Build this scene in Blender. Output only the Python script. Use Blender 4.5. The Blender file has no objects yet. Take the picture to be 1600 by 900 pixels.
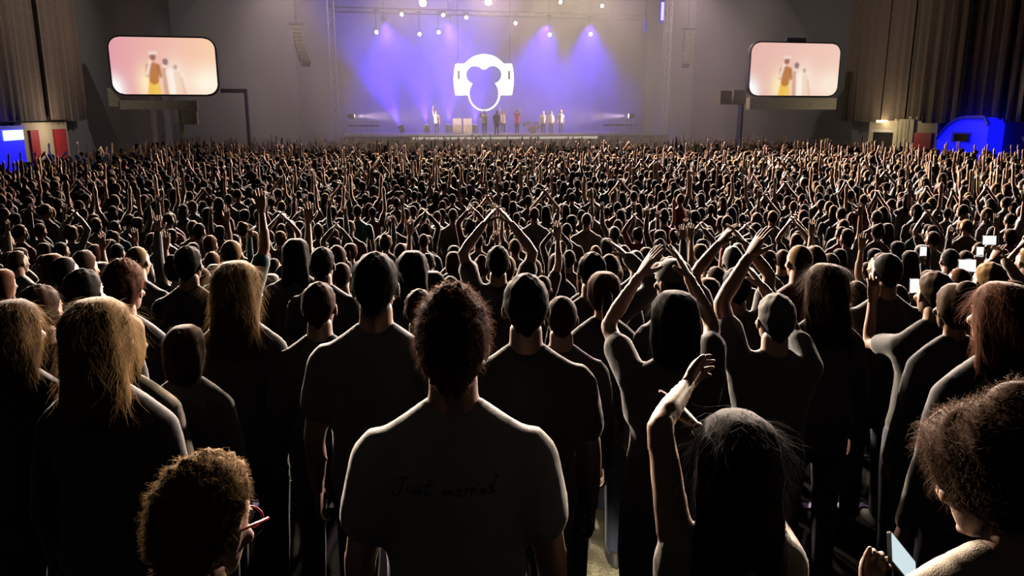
import bpy, bmesh, math, random
import numpy as np
from mathutils import Vector, Matrix, Euler
from mathutils.bvhtree import BVHTree

random.seed(11); RNG = np.random.default_rng(11)
S = bpy.context.scene
COL = S.collection
PI = math.pi

# ------------------------------------------------------------------ camera, world, exposure
CAM_Z, PITCH, F = 3.3, math.radians(12.6), 1200.0
cam_d = bpy.data.cameras.new('camera'); cam = bpy.data.objects.new('camera', cam_d); COL.objects.link(cam)
cam.location = (0, 0, CAM_Z); cam.rotation_euler = (PI / 2 - PITCH, 0, 0)
cam_d.sensor_width = 36; cam_d.lens = 36 * F / 1600; cam_d.clip_start = .05; cam_d.clip_end = 400
S.camera = cam
w = bpy.data.worlds.new('world'); S.world = w; w.use_nodes = True
w.node_tree.nodes['Background'].inputs[0].default_value = (1.0, .88, .78, 1)
w.node_tree.nodes['Background'].inputs[1].default_value = .008
S.view_settings.view_transform = 'Standard'; S.view_settings.look = 'None'
S.view_settings.exposure = 0; S.view_settings.gamma = 1
S.view_settings.use_curve_mapping = False
S.cycles.use_denoising = True
S.cycles.max_bounces = 5; S.cycles.diffuse_bounces = 0; S.cycles.glossy_bounces = 1
S.cycles.transmission_bounces = 2; S.cycles.volume_bounces = 1; S.cycles.transparent_max_bounces = 4
S.cycles.sample_clamp_indirect = 4

# hall frame: u across, v along towards the stage; the hall is turned a little against the camera
YAW = math.atan2(.206, .979); CY, SY = math.cos(YAW), math.sin(YAW)
def H(u, v, z=0.0): return Vector((u * CY - v * SY, u * SY + v * CY, z))
def unp(px, py, Y):
    rx = (px - 800) / F; ry = (450 - py) / F
    ray = Vector((rx, math.cos(PITCH) + ry * math.sin(PITCH), -math.sin(PITCH) + ry * math.cos(PITCH)))
    return ray * (Y / ray.y) + Vector((0, 0, CAM_Z))
def proj(p):
    q = Vector(p) - Vector((0, 0, CAM_Z))
    d = q.y * math.cos(PITCH) - q.z * math.sin(PITCH); u = q.y * math.sin(PITCH) + q.z * math.cos(PITCH)
    return 800 + F * q.x / d, 450 - F * u / d
def on_v(px, py, v):                      # pixel on the plane v = const (facing the hall axis)
    a = unp(px, py, 50.0); k = v / (-a.x * SY + a.y * CY)
    d = a - Vector((0, 0, CAM_Z)); p = d * k + Vector((0, 0, CAM_Z))
    return p.x * CY + p.y * SY, p.z       # u, z
def on_u(px, py, u):                      # pixel on the side wall plane u = const
    a = unp(px, py, 50.0); k = u / (a.x * CY + a.y * SY)
    d = a - Vector((0, 0, CAM_Z)); p = d * k + Vector((0, 0, CAM_Z))
    return -p.x * SY + p.y * CY, p.z      # v, z

# ------------------------------------------------------------------ lamps (stage rig aims at the audience)
def lamp(name, kind, loc, power, color=(1, 1, 1), aim=None, size=.3, spot=60, blend=.6, parent=None):
    d = bpy.data.lights.new(name, kind); d.energy = power; d.color = color
    if kind == 'SPOT': d.spot_size = math.radians(spot); d.spot_blend = blend; d.shadow_soft_size = size
    elif kind == 'AREA': d.shape = 'DISK'; d.size = size
    else: d.shadow_soft_size = size
    o = bpy.data.objects.new(name, d); COL.objects.link(o); o.location = loc
    if aim is not None: o.rotation_euler = (Vector(aim) - Vector(loc)).to_track_quat('-Z', 'Y').to_euler()
    return o
WARM, PINK, BLUE, VIO, WHITE = (1, .80, .52), (1, .70, .74), (.03, .01, 1), (.06, .02, 1), (1, .82, .64)
# (px, py, colour, power, spot angle): the visible fixtures hung in the stage roof
RIG = [(588, 50, WHITE, 30e3), (627, 22, WARM, 26e3), (655, 53, PINK, 24e3), (660, 4, WARM, 34e3), (685, 50, WHITE, 18e3),
       (692, 23, WHITE, 26e3), (728, 27, WHITE, 26e3), (762, 2, WARM, 30e3), (805, 36, WARM, 36e3), (858, 54, WHITE, 30e3),
       (875, 3, PINK, 26e3), (922, 53, WHITE, 30e3), (940, 9, WARM, 30e3)]
RIG_V = 58.0

def place_lights():
    # added unseen lamps over the audience: rims on the terrace rows, light on the crowd
    for k, uu in enumerate((-5, 0, 5.5, 10.5, 15.5, 21, 26)):
        p = H(uu * 1.05 - .5, 29, 7.9); far = Vector((p.x * .25, 4, 2.5)); lamp('terrace_light', 'SPOT', p, 9e3 * TER, (WHITE, WARM, PINK)[k % 3], far, .2, 40, 1)
        aim = H(uu * .82 + 1.6, 24, 0); lamp('crowd_light', 'SPOT', H(uu * .72 + 2.8, 42.5, 15.2), 3.5e3 * CRO * (1.9 if 1 < k < 5 else .9), (WARM, PINK, WHITE)[k % 3], aim, .25, 54, .7)  # spots added to brighten the far crowd, no fixture built
    for uu, x in ((-8, 1.5), (28, -1.5)): lamp('wing_light', 'SPOT', H(uu, 27, 7.6), 11e3 * TER, WHITE, (x, 3, 2.4), .3, 30, 1)  # added from both sides for wider rims
    for uu in (-1, 5.5, 10.5, 15.5, 22): lamp('flood_light', 'SPOT', H(uu, 55.5, 16.8), 3.2e3 * FLO, (1, .80, .66), H(uu, 55, 0), .3, 150, .6)  # unseen floods added to fill the stage haze with light
    for uu, c_ in ((-3, PINK), (3, WARM), (8.5, PINK), (14, WARM), (20, PINK)): lamp('pit_light', 'SPOT', H(uu, 46, 12.3), 6e3, c_, H(uu, 39, 0), .25, 66, .8)  # unseen spots added to lift the crowd nearest the stage
    for px in (660, 762): u, z = on_v(px, -4, 57.2); lamp('golden_glow', 'POINT', H(u, 57.2, z + .3), 5e2, (1, .68, .25), size=.3)
    # unseen spots added under the ceiling to brighten the rear wall and drapes
    for uu, vv, tu, tv, tz, pw in ((-2, 34, -4, VB, 9, 13e3), (22, 34, 24, VB, 9, 13e3), (6, 31, UL, 38, 9, 8e3), (12, 30.5, UR, 44, 7, 4e3)):
        lamp('house_spot', 'SPOT', H(uu, vv, 18.3), pw, (1, .88, .8), H(tu, tv, tz), .3, 46, .9)
UL, UR, VB = -12.4, 30.0, 66.5
TER, CRO, FLO = 3.9, 16, .32
place_lights()
# ------------------------------------------------------------------ materials
M = {}
def mat(name, col, rough=.75, sheen=0.0, emit=None, es=0.0, bump=0.0, bscale=200.0, trans=0.0, vary=0.0, metal=0.0, spec=.3):
    m = bpy.data.materials.new(name); m.use_nodes = True; M[name] = m
    nt = m.node_tree; b = nt.nodes['Principled BSDF']
    b.inputs['Base Color'].default_value = (*col, 1); b.inputs['Roughness'].default_value = rough
    b.inputs['Metallic'].default_value = metal; b.inputs['Specular IOR Level'].default_value = spec
    if sheen: b.inputs['Sheen Weight'].default_value = sheen; b.inputs['Sheen Roughness'].default_value = .4
    if emit: b.inputs['Emission Color'].default_value = (*emit, 1); b.inputs['Emission Strength'].default_value = es
    if vary:
        t = nt.nodes.new('ShaderNodeTexNoise'); t.inputs['Scale'].default_value = 9; t.inputs['Detail'].default_value = 3
        tc = nt.nodes.new('ShaderNodeTexCoord'); nt.links.new(tc.outputs['Object'], t.inputs['Vector'])
        mx = nt.nodes.new('ShaderNodeMix'); mx.data_type = 'RGBA'; mx.inputs[6].default_value = (*[c * (1 - vary) for c in col], 1)
        mx.inputs[7].default_value = (*[min(1, c * (1 + vary)) for c in col], 1)
        nt.links.new(t.outputs[0], mx.inputs[0]); nt.links.new(mx.outputs[2], b.inputs['Base Color'])
    if bump:
        t = nt.nodes.new('ShaderNodeTexNoise'); t.inputs['Scale'].default_value = bscale; t.inputs['Detail'].default_value = 2
        tc = nt.nodes.new('ShaderNodeTexCoord'); nt.links.new(tc.outputs['Object'], t.inputs['Vector'])
        bp = nt.nodes.new('ShaderNodeBump'); bp.inputs['Strength'].default_value = bump; bp.inputs['Distance'].default_value = .01
        nt.links.new(t.outputs[0], bp.inputs['Height']); nt.links.new(bp.outputs[0], b.inputs['Normal'])
    if trans:
        tr = nt.nodes.new('ShaderNodeBsdfTranslucent'); tr.inputs[0].default_value = (*col, 1)
        ms = nt.nodes.new('ShaderNodeMixShader'); ms.inputs[0].default_value = trans
        nt.links.new(b.outputs[0], ms.inputs[1]); nt.links.new(tr.outputs[0], ms.inputs[2])
        nt.links.new(ms.outputs[0], nt.nodes['Material Output'].inputs['Surface'])
    return m
SKINS = [mat('skin_fair', (.62, .40, .30), .55, .1), mat('skin_tan', (.50, .30, .20), .55, .1), mat('skin_rosy', (.58, .34, .26), .55, .1)]
EYE = mat('eyeball', (.5, .5, .48), .3)
HAIRC = {'black': (.012, .010, .009), 'brown': (.055, .030, .017), 'auburn': (.10, .04, .02), 'blonde': (.22, .135, .055), 'grey': (.25, .24, .23)}
for k, c in HAIRC.items():
    mat('hair_' + k, c, .7, .03, bump=.12, bscale=60, vary=.3, spec=.03); mat('strand_' + k, tuple(min(1, x * 1.15 + .002) for x in c), .7, trans=.3, spec=.02)
CLOTH = {'black': (.012, .012, .013), 'charcoal': (.04, .04, .042), 'navy': (.015, .02, .05), 'white': (.50, .48, .46), 'grey': (.22, .22, .22),
         'maroon': (.12, .02, .025), 'olive': (.07, .075, .03), 'beige': (.42, .35, .27), 'teal': (.02, .09, .10), 'red': (.35, .03, .03)}
for k, c in CLOTH.items(): mat('cloth_' + k, c, .85, .6, bump=.25, bscale=300)
mat('denim', (.02, .028, .05), .85, .2); mat('shoe', (.03, .03, .03), .6)
mat('concrete', (.16, .15, .14), .85, bump=.3, bscale=20, vary=.3)
mat('metal_dark', (.05, .05, .055), .5, metal=.6); mat('metal', (.45, .45, .47), .4, metal=.8)
mat('black_plastic', (.012, .012, .013), .5); mat('white_paint', (.6, .58, .55), .6)

# ------------------------------------------------------------------ mesh builder
class MB:
    def __init__(s): s.v = []; s.f = []; s.m = []; s.n = 0
    def add(s, V, Fs, mi=0):
        s.v.append(np.asarray(V, float).reshape(-1, 3)); o = s.n
        s.f += [tuple(i + o for i in f) for f in Fs]; s.m += [mi] * len(Fs); s.n += len(s.v[-1])
        return s
    def loft(s, rings, mi=0):              # rings: k arrays of n points, capped
        n = len(rings[0]); V = np.concatenate([np.asarray(r) for r in rings]); fs = []
        for k in range(len(rings) - 1):
            for i in range(n):
                j = (i + 1) % n; fs.append((k * n + i, k * n + j, k * n + n + j, k * n + n + i))
        fs.append(tuple(range(n))[::-1]); fs.append(tuple(range((len(rings) - 1) * n, len(rings) * n)))
        return s.add(V, fs, mi)
    def ell(s, secs, n=16, mi=0):          # secs: (z, a, b, yc[, xc])
        t = np.arange(n) * 2 * PI / n
        return s.loft([np.stack([(q[4] if len(q) > 4 else 0) + q[1] * np.cos(t), q[3] + q[2] * np.sin(t), np.full(n, q[0])], 1) for q in secs], mi)
    def tube(s, pts, rad, n=10, mi=0, caps=True):
        P = [np.asarray(p, float) for p in pts]; R = list(rad)
        if caps:
            d0 = P[1] - P[0]; d0 /= np.linalg.norm(d0); d1 = P[-1] - P[-2]; d1 /= np.linalg.norm(d1)
            P = [P[0] - d0 * R[0] * .85] + P + [P[-1] + d1 * R[-1] * .85]; R = [R[0] * .5] + R + [R[-1] * .5]
        rings = []; t = np.arange(n) * 2 * PI / n; u = None
        for k in range(len(P)):
            d = P[min(k + 1, len(P) - 1)] - P[max(k - 1, 0)]; d /= np.linalg.norm(d) + 1e-9
            if u is None: u = np.cross(d, [0, 1, .01] if abs(d[1]) < .9 else [1, 0, 0])
            u = u - d * u.dot(d); u /= np.linalg.norm(u) + 1e-9; w_ = np.cross(d, u)
            rings.append(P[k] + R[k] * (np.cos(t)[:, None] * u + np.sin(t)[:, None] * w_))
        return s.loft(rings, mi)
    def sph(s, c, r, nu=12, nv=8, mi=0, rot=None):
        r = np.asarray(r if hasattr(r, '__len__') else (r, r, r), float); c = np.asarray(c, float)
        V = [[0, 0, -1]] + [[math.cos(2 * PI * i / nu) * math.sin(PI * k / nv), math.sin(2 * PI * i / nu) * math.sin(PI * k / nv), -math.cos(PI * k / nv)]
                            for k in range(1, nv) for i in range(nu)] + [[0, 0, 1]]
        V = np.array(V) * r; fs = [(0, 1 + (i + 1) % nu, 1 + i) for i in range(nu)]
        if rot is not None: V = V @ np.array(rot).T
        for k in range(nv - 2):
            for i in range(nu):
                a = 1 + k * nu + i; b = 1 + k * nu + (i + 1) % nu; fs.append((a, b, b + nu, a + nu))
        L = 1 + (nv - 1) * nu; fs += [(L, L - nu + i, L - nu + (i + 1) % nu) for i in range(nu)]
        return s.add(V + c, fs, mi)
    def box(s, x0, x1, y0, y1, z0, z1, mi=0):
        V = [(x, y, z) for z in (z0, z1) for y in (y0, y1) for x in (x0, x1)]
        return s.add(V, [(0, 2, 3, 1), (4, 5, 7, 6), (0, 1, 5, 4), (2, 6, 7, 3), (0, 4, 6, 2), (1, 3, 7, 5)], mi)
    def bar(s, a, b, r, n=4, mi=0): return s.tube([a, b], [r, r], n, mi, caps=False)
    def put(s, VF, mat4=None, mi=None):
        V, Fs, Ms = VF
        if mat4 is not None:
            A = np.array(mat4); V = V @ A[:3, :3].T + A[:3, 3]
            if np.linalg.det(A[:3, :3]) < 0: Fs = [f[::-1] for f in Fs]
        o = s.n; s.v.append(V); s.f += [tuple(i + o for i in f) for f in Fs]; s.m += list(Ms) if mi is None else [mi] * len(Fs); s.n += len(V)
        return s
    def arr(s): return np.concatenate(s.v), s.f, s.m
    def mesh(s, name, mats, smooth=True):
        me = bpy.data.meshes.new(name); V = np.concatenate(s.v)
        me.from_pydata(V.tolist(), [], s.f)
        for m in mats: me.materials.append(m)
        me.polygons.foreach_set('material_index', s.m)
        if len(s.f) < 9000:
            bm = bmesh.new(); bm.from_mesh(me); bmesh.ops.recalc_face_normals(bm, faces=bm.faces); bm.to_mesh(me); bm.free()
        me.polygons.foreach_set('use_smooth', [smooth] * len(s.f)); me.update()
        return me
    def build(s, name, mats, parent=None, smooth=False, **kw):
        return link(name, s.mesh(name, mats if isinstance(mats, list) else [mats], smooth), parent, **kw)
def link(name, me, parent=None, label=None, cat=None, group=None, kind=None, loc=None, rz=None):
    o = bpy.data.objects.new(name, me); COL.objects.link(o)
    if parent is not None: o.parent = parent
    tag(o, label, cat, group, kind)
    if loc is not None: o.location = loc
    if rz is not None: o.rotation_euler = (0, 0, rz)
    return o
def tag(o, label=None, cat=None, group=None, kind=None):
    if label: o['label'] = label
    if cat: o['category'] = cat
    if group: o['group'] = group
    if kind: o['kind'] = kind
def thing(name, label, cat, loc=(0, 0, 0), rz=0.0, group=None): return link(name, None, None, label, cat, group, None, loc, rz)

def remesh(mb, voxel, smooth=3, ratio=1.0):
    me = bpy.data.meshes.new('tmp'); V, Fs, _ = mb.arr(); me.from_pydata(V.tolist(), [], Fs); me.update()
    bm = bmesh.new(); bm.from_mesh(me); bmesh.ops.recalc_face_normals(bm, faces=bm.faces); bm.to_mesh(me); bm.free()
    o = bpy.data.objects.new('tmp', me); COL.objects.link(o)
    r = o.modifiers.new('r', 'REMESH'); r.mode = 'VOXEL'; r.voxel_size = voxel
    if smooth: q = o.modifiers.new('s', 'SMOOTH'); q.factor = .5; q.iterations = smooth
    if ratio < 1: q = o.modifiers.new('d', 'DECIMATE'); q.ratio = ratio
    e = o.evaluated_get(bpy.context.evaluated_depsgraph_get()); m2 = e.to_mesh()
    V = np.empty(len(m2.vertices) * 3); m2.vertices.foreach_get('co', V); V = V.reshape(-1, 3)
    Fs = [tuple(p.vertices) for p in m2.polygons]; e.to_mesh_clear()
    bpy.data.objects.remove(o); bpy.data.meshes.remove(me)
    return V, Fs, [0] * len(Fs)

# ------------------------------------------------------------------ body templates
def head_template():
    b = MB(); b.sph((0, -.012, .03), (.074, .094, .086), 20, 14)
    b.ell([(.05, .068, .07, .018), (0, .066, .07, .02), (-.04, .061, .066, .022), (-.08, .049, .054, .032), (-.104, .03, .032, .05), (-.115, .012, .014, .058)], 18)
    b.tube([(0, .088, .012), (0, .1, -.012), (0, .106, -.03)], [.008, .010, .014], 8)
    b.sph((0, .078, .024), (.052, .014, .010)); b.sph((0, .082, -.062), (.024, .012, .011)); b.sph((0, .082, -.1), (.018, .012, .012))
    for s in (-1, 1):
        b.sph((s * .077, -.006, -.006), (.010, .021, .033), rot=Matrix.Rotation(s * .35, 3, 'Z')); b.sph((s * .048, .062, -.025), (.02, .018, .018))
    V, Fs, m = remesh(b, .006, 3, .45)
    for s in (-1, 1):
        d = np.exp(-((V[:, 0] - s * .031) ** 2 + (V[:, 2] - .004) ** 2) / .012 ** 2) * (V[:, 1] > .03); V[:, 1] -= d * .010
    d = np.exp(-((V[:, 2] + .062) / .004) ** 2 - (V[:, 0] / .02) ** 2) * (V[:, 1] > .05); V[:, 1] -= d * .006
    h = MB().put((V, Fs, m))
    for s in (-1, 1): h.sph((s * .031, .068, .004), .0125, 8, 6, mi=1)
    return h.arr()
def hand_template(kind, lo=False):          # right hand: fingers +z, palm faces +y, thumb at -x
    b = MB(); b.ell([(-.02, .026, .019, 0), (.015, .033, .018, 0), (.05, .041, .017, 0), (.09, .042, .015, 0), (.1, .036, .011, 0)], 12)
    bend = {'open': .10, 'relaxed': .38, 'grip': 1.0}[kind]
    for i, (x, L) in enumerate([(-.031, .072), (-.010, .082), (.011, .076), (.031, .058)]):
        a = 0; p = np.array([x, 0, .09]); sp = (x * (2.6 if kind == 'open' else 1.0)); pts = [p.copy()]
        for k, fr in enumerate((.45, .31, .24)):
            a += bend * (.75 if k == 0 else 1.0)
            p = p + L * fr * np.array([sp, math.sin(a), math.cos(a)]); pts.append(p.copy())
        b.tube(pts, [.0095, .009, .008, .0068], 8)
    t = .8 if kind == 'open' else .45
    b.tube([(-.026, .006, .02), (-.026 - .034 * t, .016, .05), (-.026 - .055 * t, .026 if kind != 'grip' else .04, .075), (-.026 - .062 * t, .034 if kind != 'grip' else .055, .094)], [.016, .0125, .0105, .008], 8)
    return remesh(b, .0046, 2, .10 if lo else .42)
HEAD = head_template(); HANDS = {k: hand_template(k) for k in ('open', 'relaxed', 'grip')}
HANDS_LO = {k: hand_template(k, True) for k in ('open', 'relaxed', 'grip')}
def head_lo():
    V, Fs, m = HEAD; b = MB(); b.put((V, [f for f, k in zip(Fs, m) if k == 0], [0] * sum(1 for k in m if k == 0)))
    V2, F2, m2 = remesh(b, .012, 1, .5); return V2, F2, m2
HEAD_LO = head_lo()

def nrm(v): v = np.asarray(v, float); return v / np.linalg.norm(v)
DOWN = dict(u=(.19, -.04, -1), f=(.05, .22, -1), p=(-1, .1, 0), h='relaxed')
POSES = {
 'down': (DOWN, DOWN),
 'both_up': (dict(u=(.45, .15, .9), f=(.05, .1, 1), p=(-.2, 1, 0), h='open'),) * 2,
 'clap': (dict(u=(.25, .35, .9), f=(-.62, .15, .75), p=(-.9, .1, -.4), h='open'),) * 2,
 'right_up': (DOWN, dict(u=(.25, .2, .95), f=(-.05, .05, 1), p=(0, 1, 0), h='open')),
 'left_up': (dict(u=(.25, .2, .95), f=(-.05, .05, 1), p=(0, 1, 0), h='open'), DOWN),
 'phone': (DOWN, dict(u=(.5, .65, -.15), f=(-.1, .4, 1), p=(-.2, -1, .2), h='grip')),
 'phone_high': (DOWN, dict(u=(.3, .45, .8), f=(-.2, .2, 1), p=(-.2, -1, .2), h='grip')),
}
class Sk:
    """joint positions of a standing figure 1.75 m tall facing +y"""
    def __init__(s, sex='m', pose=('down'), wide=1.0, head=(0, 0, 0), long_head=0):
        arms = POSES[pose] if isinstance(pose, str) else pose
        s.sex = sex; s.w = wide; sw = (.182 if sex == 'm' else .160) * (.6 + .4 * wide); s.sw = sw; s.arms = arms
        s.hp = .085 if sex == 'm' else .092
        s.sh, s.el, s.wr, s.ar = [], [], [], []
        for k, sd in ((0, -1), (1, 1)):
            a = arms[k]; U = nrm(a['u']) * (sd, 1, 1); Fd = nrm(a['f']) * (sd, 1, 1); up = max(0, U[2])
            sh = np.array([sd * (sw - .022 * up), -.005, 1.372 + .07 * up]); e = sh + U * .295; wv = e + Fd * .25
            s.sh.append(sh); s.el.append(e); s.wr.append(wv); s.ar.append((U, Fd, nrm(np.array(a['p'], float) * (sd, 1, 1)), a['h'], sd))
        R = Matrix.Rotation(head[0], 4, 'Z') @ Matrix.Rotation(head[1], 4, 'X') @ Matrix.Rotation(head[2], 4, 'Y')
        s.hm = Matrix.Translation((0, .004, 1.54)) @ R @ Matrix.Translation((0, .012, .098))
    def torso(s, b, inf=0.0, z0=.84, z1=1.6, n=20, neck=True):
        f = s.sex == 'f'; w_ = s.w
        T = [(.80, .10, .09, 0), (.86, .155, .105, 0), (.92, .168 + (.01 if f else 0), .115, -.01), (1.0, .158, .108, -.008), (1.09, .143 - (.016 if f else 0), .1, 0),
             (1.2, .153 - (.012 if f else 0), .108, .004), (1.29, .166 - (.012 if f else 0), .116 + (.008 if f else 0), .004), (1.35, .160 - (.014 if f else 0), .108, 0), (1.40, .118 - (.01 if f else 0), .090, -.008), (1.45, .078, .074, -.012)]
        if inf > 0: T = [q if q[0] > 1.1 else (q[0], max(q[1], .155), max(q[2], .108), q[3]) for q in T]
        T = [(z, (a * w_ + inf), (d * (.5 + .5 * w_) + inf), y) for z, a, d, y in T if z0 - .001 <= z <= z1]
        b.ell(T, n)
        for sd in (-1, 1):
            sh = s.sh[0 if sd < 0 else 1]
            b.tube([(sd * .03, -.014, 1.478 + inf * .2), (sd * (.10), -.012, 1.416 + inf * .2), (sh[0] * .93, -.008, sh[2] - .004 + inf * .2)], [.042 + inf * .7, .050 + inf * .7, .052 + inf * .6], 10)
            b.tube([(sd * .10, 0, 1.28), (sh[0] * .9, 0, sh[2] - .03)], [.075 + inf, .06 + inf * .7], 10)
        if neck:
            r = .061 if s.sex == 'm' else .050
            b.tube([(0, -.014, 1.44), (0, -.010, 1.5), (0, .002, 1.57)], [r + .012, r, r], 14)
    def limb(s, b, k, inf=0.0, part=1.0, fore=0.0):
        m = 1.0 if s.sex == 'm' else .86
        sh, el, wr = s.sh[k], s.el[k], s.wr[k]
        pts = [sh, sh + (el - sh) * min(part, 1) * .5, sh + (el - sh) * min(part, 1)]
        full = [.053 * m, .050 * m, .041 * m]
        rad = [full[0] + inf, full[1] + inf * 1.2, (full[2] if part >= 1 else .046 * m) + inf * 1.4]
        if fore > 0:
            pts += [el + (wr - el) * .3 * fore, el + (wr - el) * fore]; rad += [.041 * m + inf, (.028 if fore >= 1 else .034) * m + inf * .9]
        b.tube(pts, rad, 12)
    def body(s, voxel=.014, lo=False, ratio=1.0):
        b = MB(); s.torso(b)
        for k in (0, 1): s.limb(b, k, 0, 1, 1)
        for sd in (-1, 1):
            x = sd * s.hp; k = sd * .012
            b.tube([(x, 0, .88), (x + k, .005, .68), (x + k, .01, .48), (x + k, -.015, .34), (x + k, -.02, .09)], [.088, .075, .054, .053, .036], 12)
            b.tube([(x + k, -.04, .04), (x + k * 2, .06, .035), (x + k * 3, .15, .028)], [.036, .036, .026], 8)
        if lo: b.sph((0, 0, 1.60), (.06, .075, .08), 10, 8)
        out = MB().put(remesh(b, voxel, 3, ratio)); out.put(HEAD_LO if lo else HEAD, s.hm)
        for k in (0, 1):
            U, Fd, P, hk, sd = s.ar[k]; z = Vector(Fd); y = (Vector(P) - z * Vector(P).dot(z)).normalized(); x = y.cross(z)
            A = Matrix((x, y, z)).transposed().to_4x4(); A.translation = Vector(s.wr[k]); 
            if sd < 0: A = A @ Matrix.Scale(-1, 4, (1, 0, 0))
            A = A @ Matrix.Scale(.86 if s.sex == 'f' else .96, 4)
            out.put((HANDS_LO if lo else HANDS)[hk], A)
        return out
    def shirt(s, sleeve='short', voxel=.013, hem=.80, fold=.004, ratio=1.0, seed=0, inf=.014):
        b = MB(); s.torso(b, inf, z0=hem, neck=False)
        b.ell([(1.38, .13, .112, -.008), (1.43, .10, .100, -.012), (1.468, .084, .088, -.014), (1.492, .074, .078, -.013)], 16)
        for k in (0, 1):
            if sleeve == 'short': s.limb(b, k, .017, .62)
            elif sleeve == 'long': s.limb(b, k, .012, 1, .97)
        V, Fs, m = remesh(b, voxel, 3, ratio)
        if fold:
            c = V - (0, 0, 1.15); N = np.stack([c[:, 0], c[:, 1] * 2, c[:, 2] * 0], 1); N /= np.linalg.norm(N, axis=1)[:, None] + 1e-6
            x, y, z = V.T; ph = seed * 1.7
            d = np.sin(18 * z + 14 * x * np.sign(y) + ph) * .5 + np.sin(31 * z - 22 * x + 2 * ph) * .35 + np.sin(40 * x + 6 * z + ph) * .4
            V = V + N * (d * fold * np.clip((1.45 - z) * 5, 0, 1))[:, None]
        return MB().put((V, Fs, m))
    def trousers(s, voxel=.02, ratio=1.0):
        b = MB(); b.ell([(.80, .13, .11, 0), (.86, .172, .122, 0), (.94, .178, .124, -.008), (1.02, .166, .116, -.006), (1.04, .15, .105, -.006)], 18)
        for sd in (-1, 1):
            x = sd * s.hp; k = sd * .012
            b.tube([(x, 0, .88), (x + k, .005, .68), (x + k, .008, .48), (x + k, -.012, .3), (x + k, -.02, .09)], [.098, .088, .07, .066, .06], 12)
        return MB().put(remesh(b, voxel, 3, ratio))
def shoe_mesh():
    b = MB(); t = np.arange(12) * 2 * PI / 12
    rings = [np.stack([a * np.cos(t), yc + L * np.sin(t), np.full(12, z)], 1) for z, a, L, yc in [(0, .046, .14, .055), (.025, .048, .142, .055), (.05, .043, .12, .04), (.075, .036, .07, 0), (.1, .04, .05, -.015)]]
    b.loft(rings); return b.mesh('shoe', [M['shoe']])
SHOE = shoe_mesh()

# hair, in head space (origin at head centre, face +y)
def hair_shell(kind, seed=0, hi=True):
    nu, nv = (40, 26) if hi else (14, 9)
    b = MB()
    if kind in ('short', 'curly', 'fade'):
        t = {'short': .013, 'curly': .024, 'fade': .006}[kind]
        b.sph((0, 0, 0), 1, nu, nv); V = b.v[0]; d = V.copy()
        R = np.array([.076 + t * .45, .097 + t * .9, .088 + t * (1.5 if kind == 'curly' else 1)]); V[:] = d * R
        ph = seed * 2.1
        amp = {'short': .003, 'curly': .0045, 'fade': .001}[kind]; fr = 9 if kind == 'curly' else 5
        n = np.sin(d[:, 0] * fr * 2 + ph) * np.sin(d[:, 1] * fr * 2.3 + 1 + ph) + np.sin(d[:, 2] * fr * 2.7 + 2 * ph) * np.cos(d[:, 0] * fr * 1.9)
        V *= (1 + n * amp / .1)[:, None]
        face = np.clip((d[:, 1] * 1.25 - d[:, 2] * .95 - .12) * 3.0, 0, 1); low = np.clip((-.9 - d[:, 2]) * 8, 0, 1)
        ear = np.clip((-.15 - d[:, 2]) * 3, 0, 1) * np.clip((d[:, 1] + .35) * 3, 0, 1)
        V *= (1 - .3 * np.maximum(np.maximum(face, low), ear))[:, None]; V[:, 2] -= np.clip(-d[:, 2], 0, 1) * np.clip(.5 - d[:, 1], 0, 1) * .035; V[:, 0] *= 1 - .22 * np.clip(-d[:, 2] - .2, 0, 1); V += (0, -.013, .03)
    elif kind in ('long', 'bob', 'ponytail', 'bun', 'curlybun'):
        L = {'long': [(-.05, .095, .085, -.042), (-.10, .098, .062, -.062), (-.16, .104, .05, -.07), (-.24, .104, .042, -.078), (-.31, .09, .03, -.08), (-.34, .06, .018, -.08)],
             'bob': [(-.05, .095, .082, -.042), (-.09, .092, .062, -.058), (-.125, .082, .048, -.062), (-.14, .06, .03, -.06)]}.get(kind, [(-.03, .08, .08, -.035), (-.07, .06, .05, -.05), (-.085, .03, .02, -.05)])
        T = [(.128, .02, .03, -.02), (.122, .048, .062, -.018), (.1, .074, .09, -.017), (.07, .088, .106, -.02), (.035, .094, .104, -.03), (0, .095, .1, -.034)] + L
        if kind == 'curlybun': T = [(z, a * 1.13, c * 1.13, y) for z, a, c, y in T]
        b.ell(T, nu)
        V = b.v[0]; n = np.sin(V[:, 0] * 90 + seed) * np.cos(V[:, 1] * 70 + seed * 2) * .004 + (np.sin(V[:, 2] * 60 + V[:, 0] * 30) * .003)
        if kind == 'curlybun': n += np.sin(V[:, 0] * 150 + seed) * np.cos(V[:, 2] * 120 + V[:, 1] * 110) * .010
        V[:, 0] += n * np.sign(V[:, 0]); V[:, 1] -= n * .7
        if kind == 'ponytail':
            b.tube([(0, -.115, .05), (0, -.15, .03), (0, -.155, -.04), (.005, -.14, -.13), (.005, -.12, -.2)], [.018, .028, .032, .026, .01], 12 if hi else 7)
        if kind in ('bun', 'curlybun'): b.sph((0, -.075, .115), (.05, .048, .042), 16 if hi else 8, 10 if hi else 6)
    return b
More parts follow.
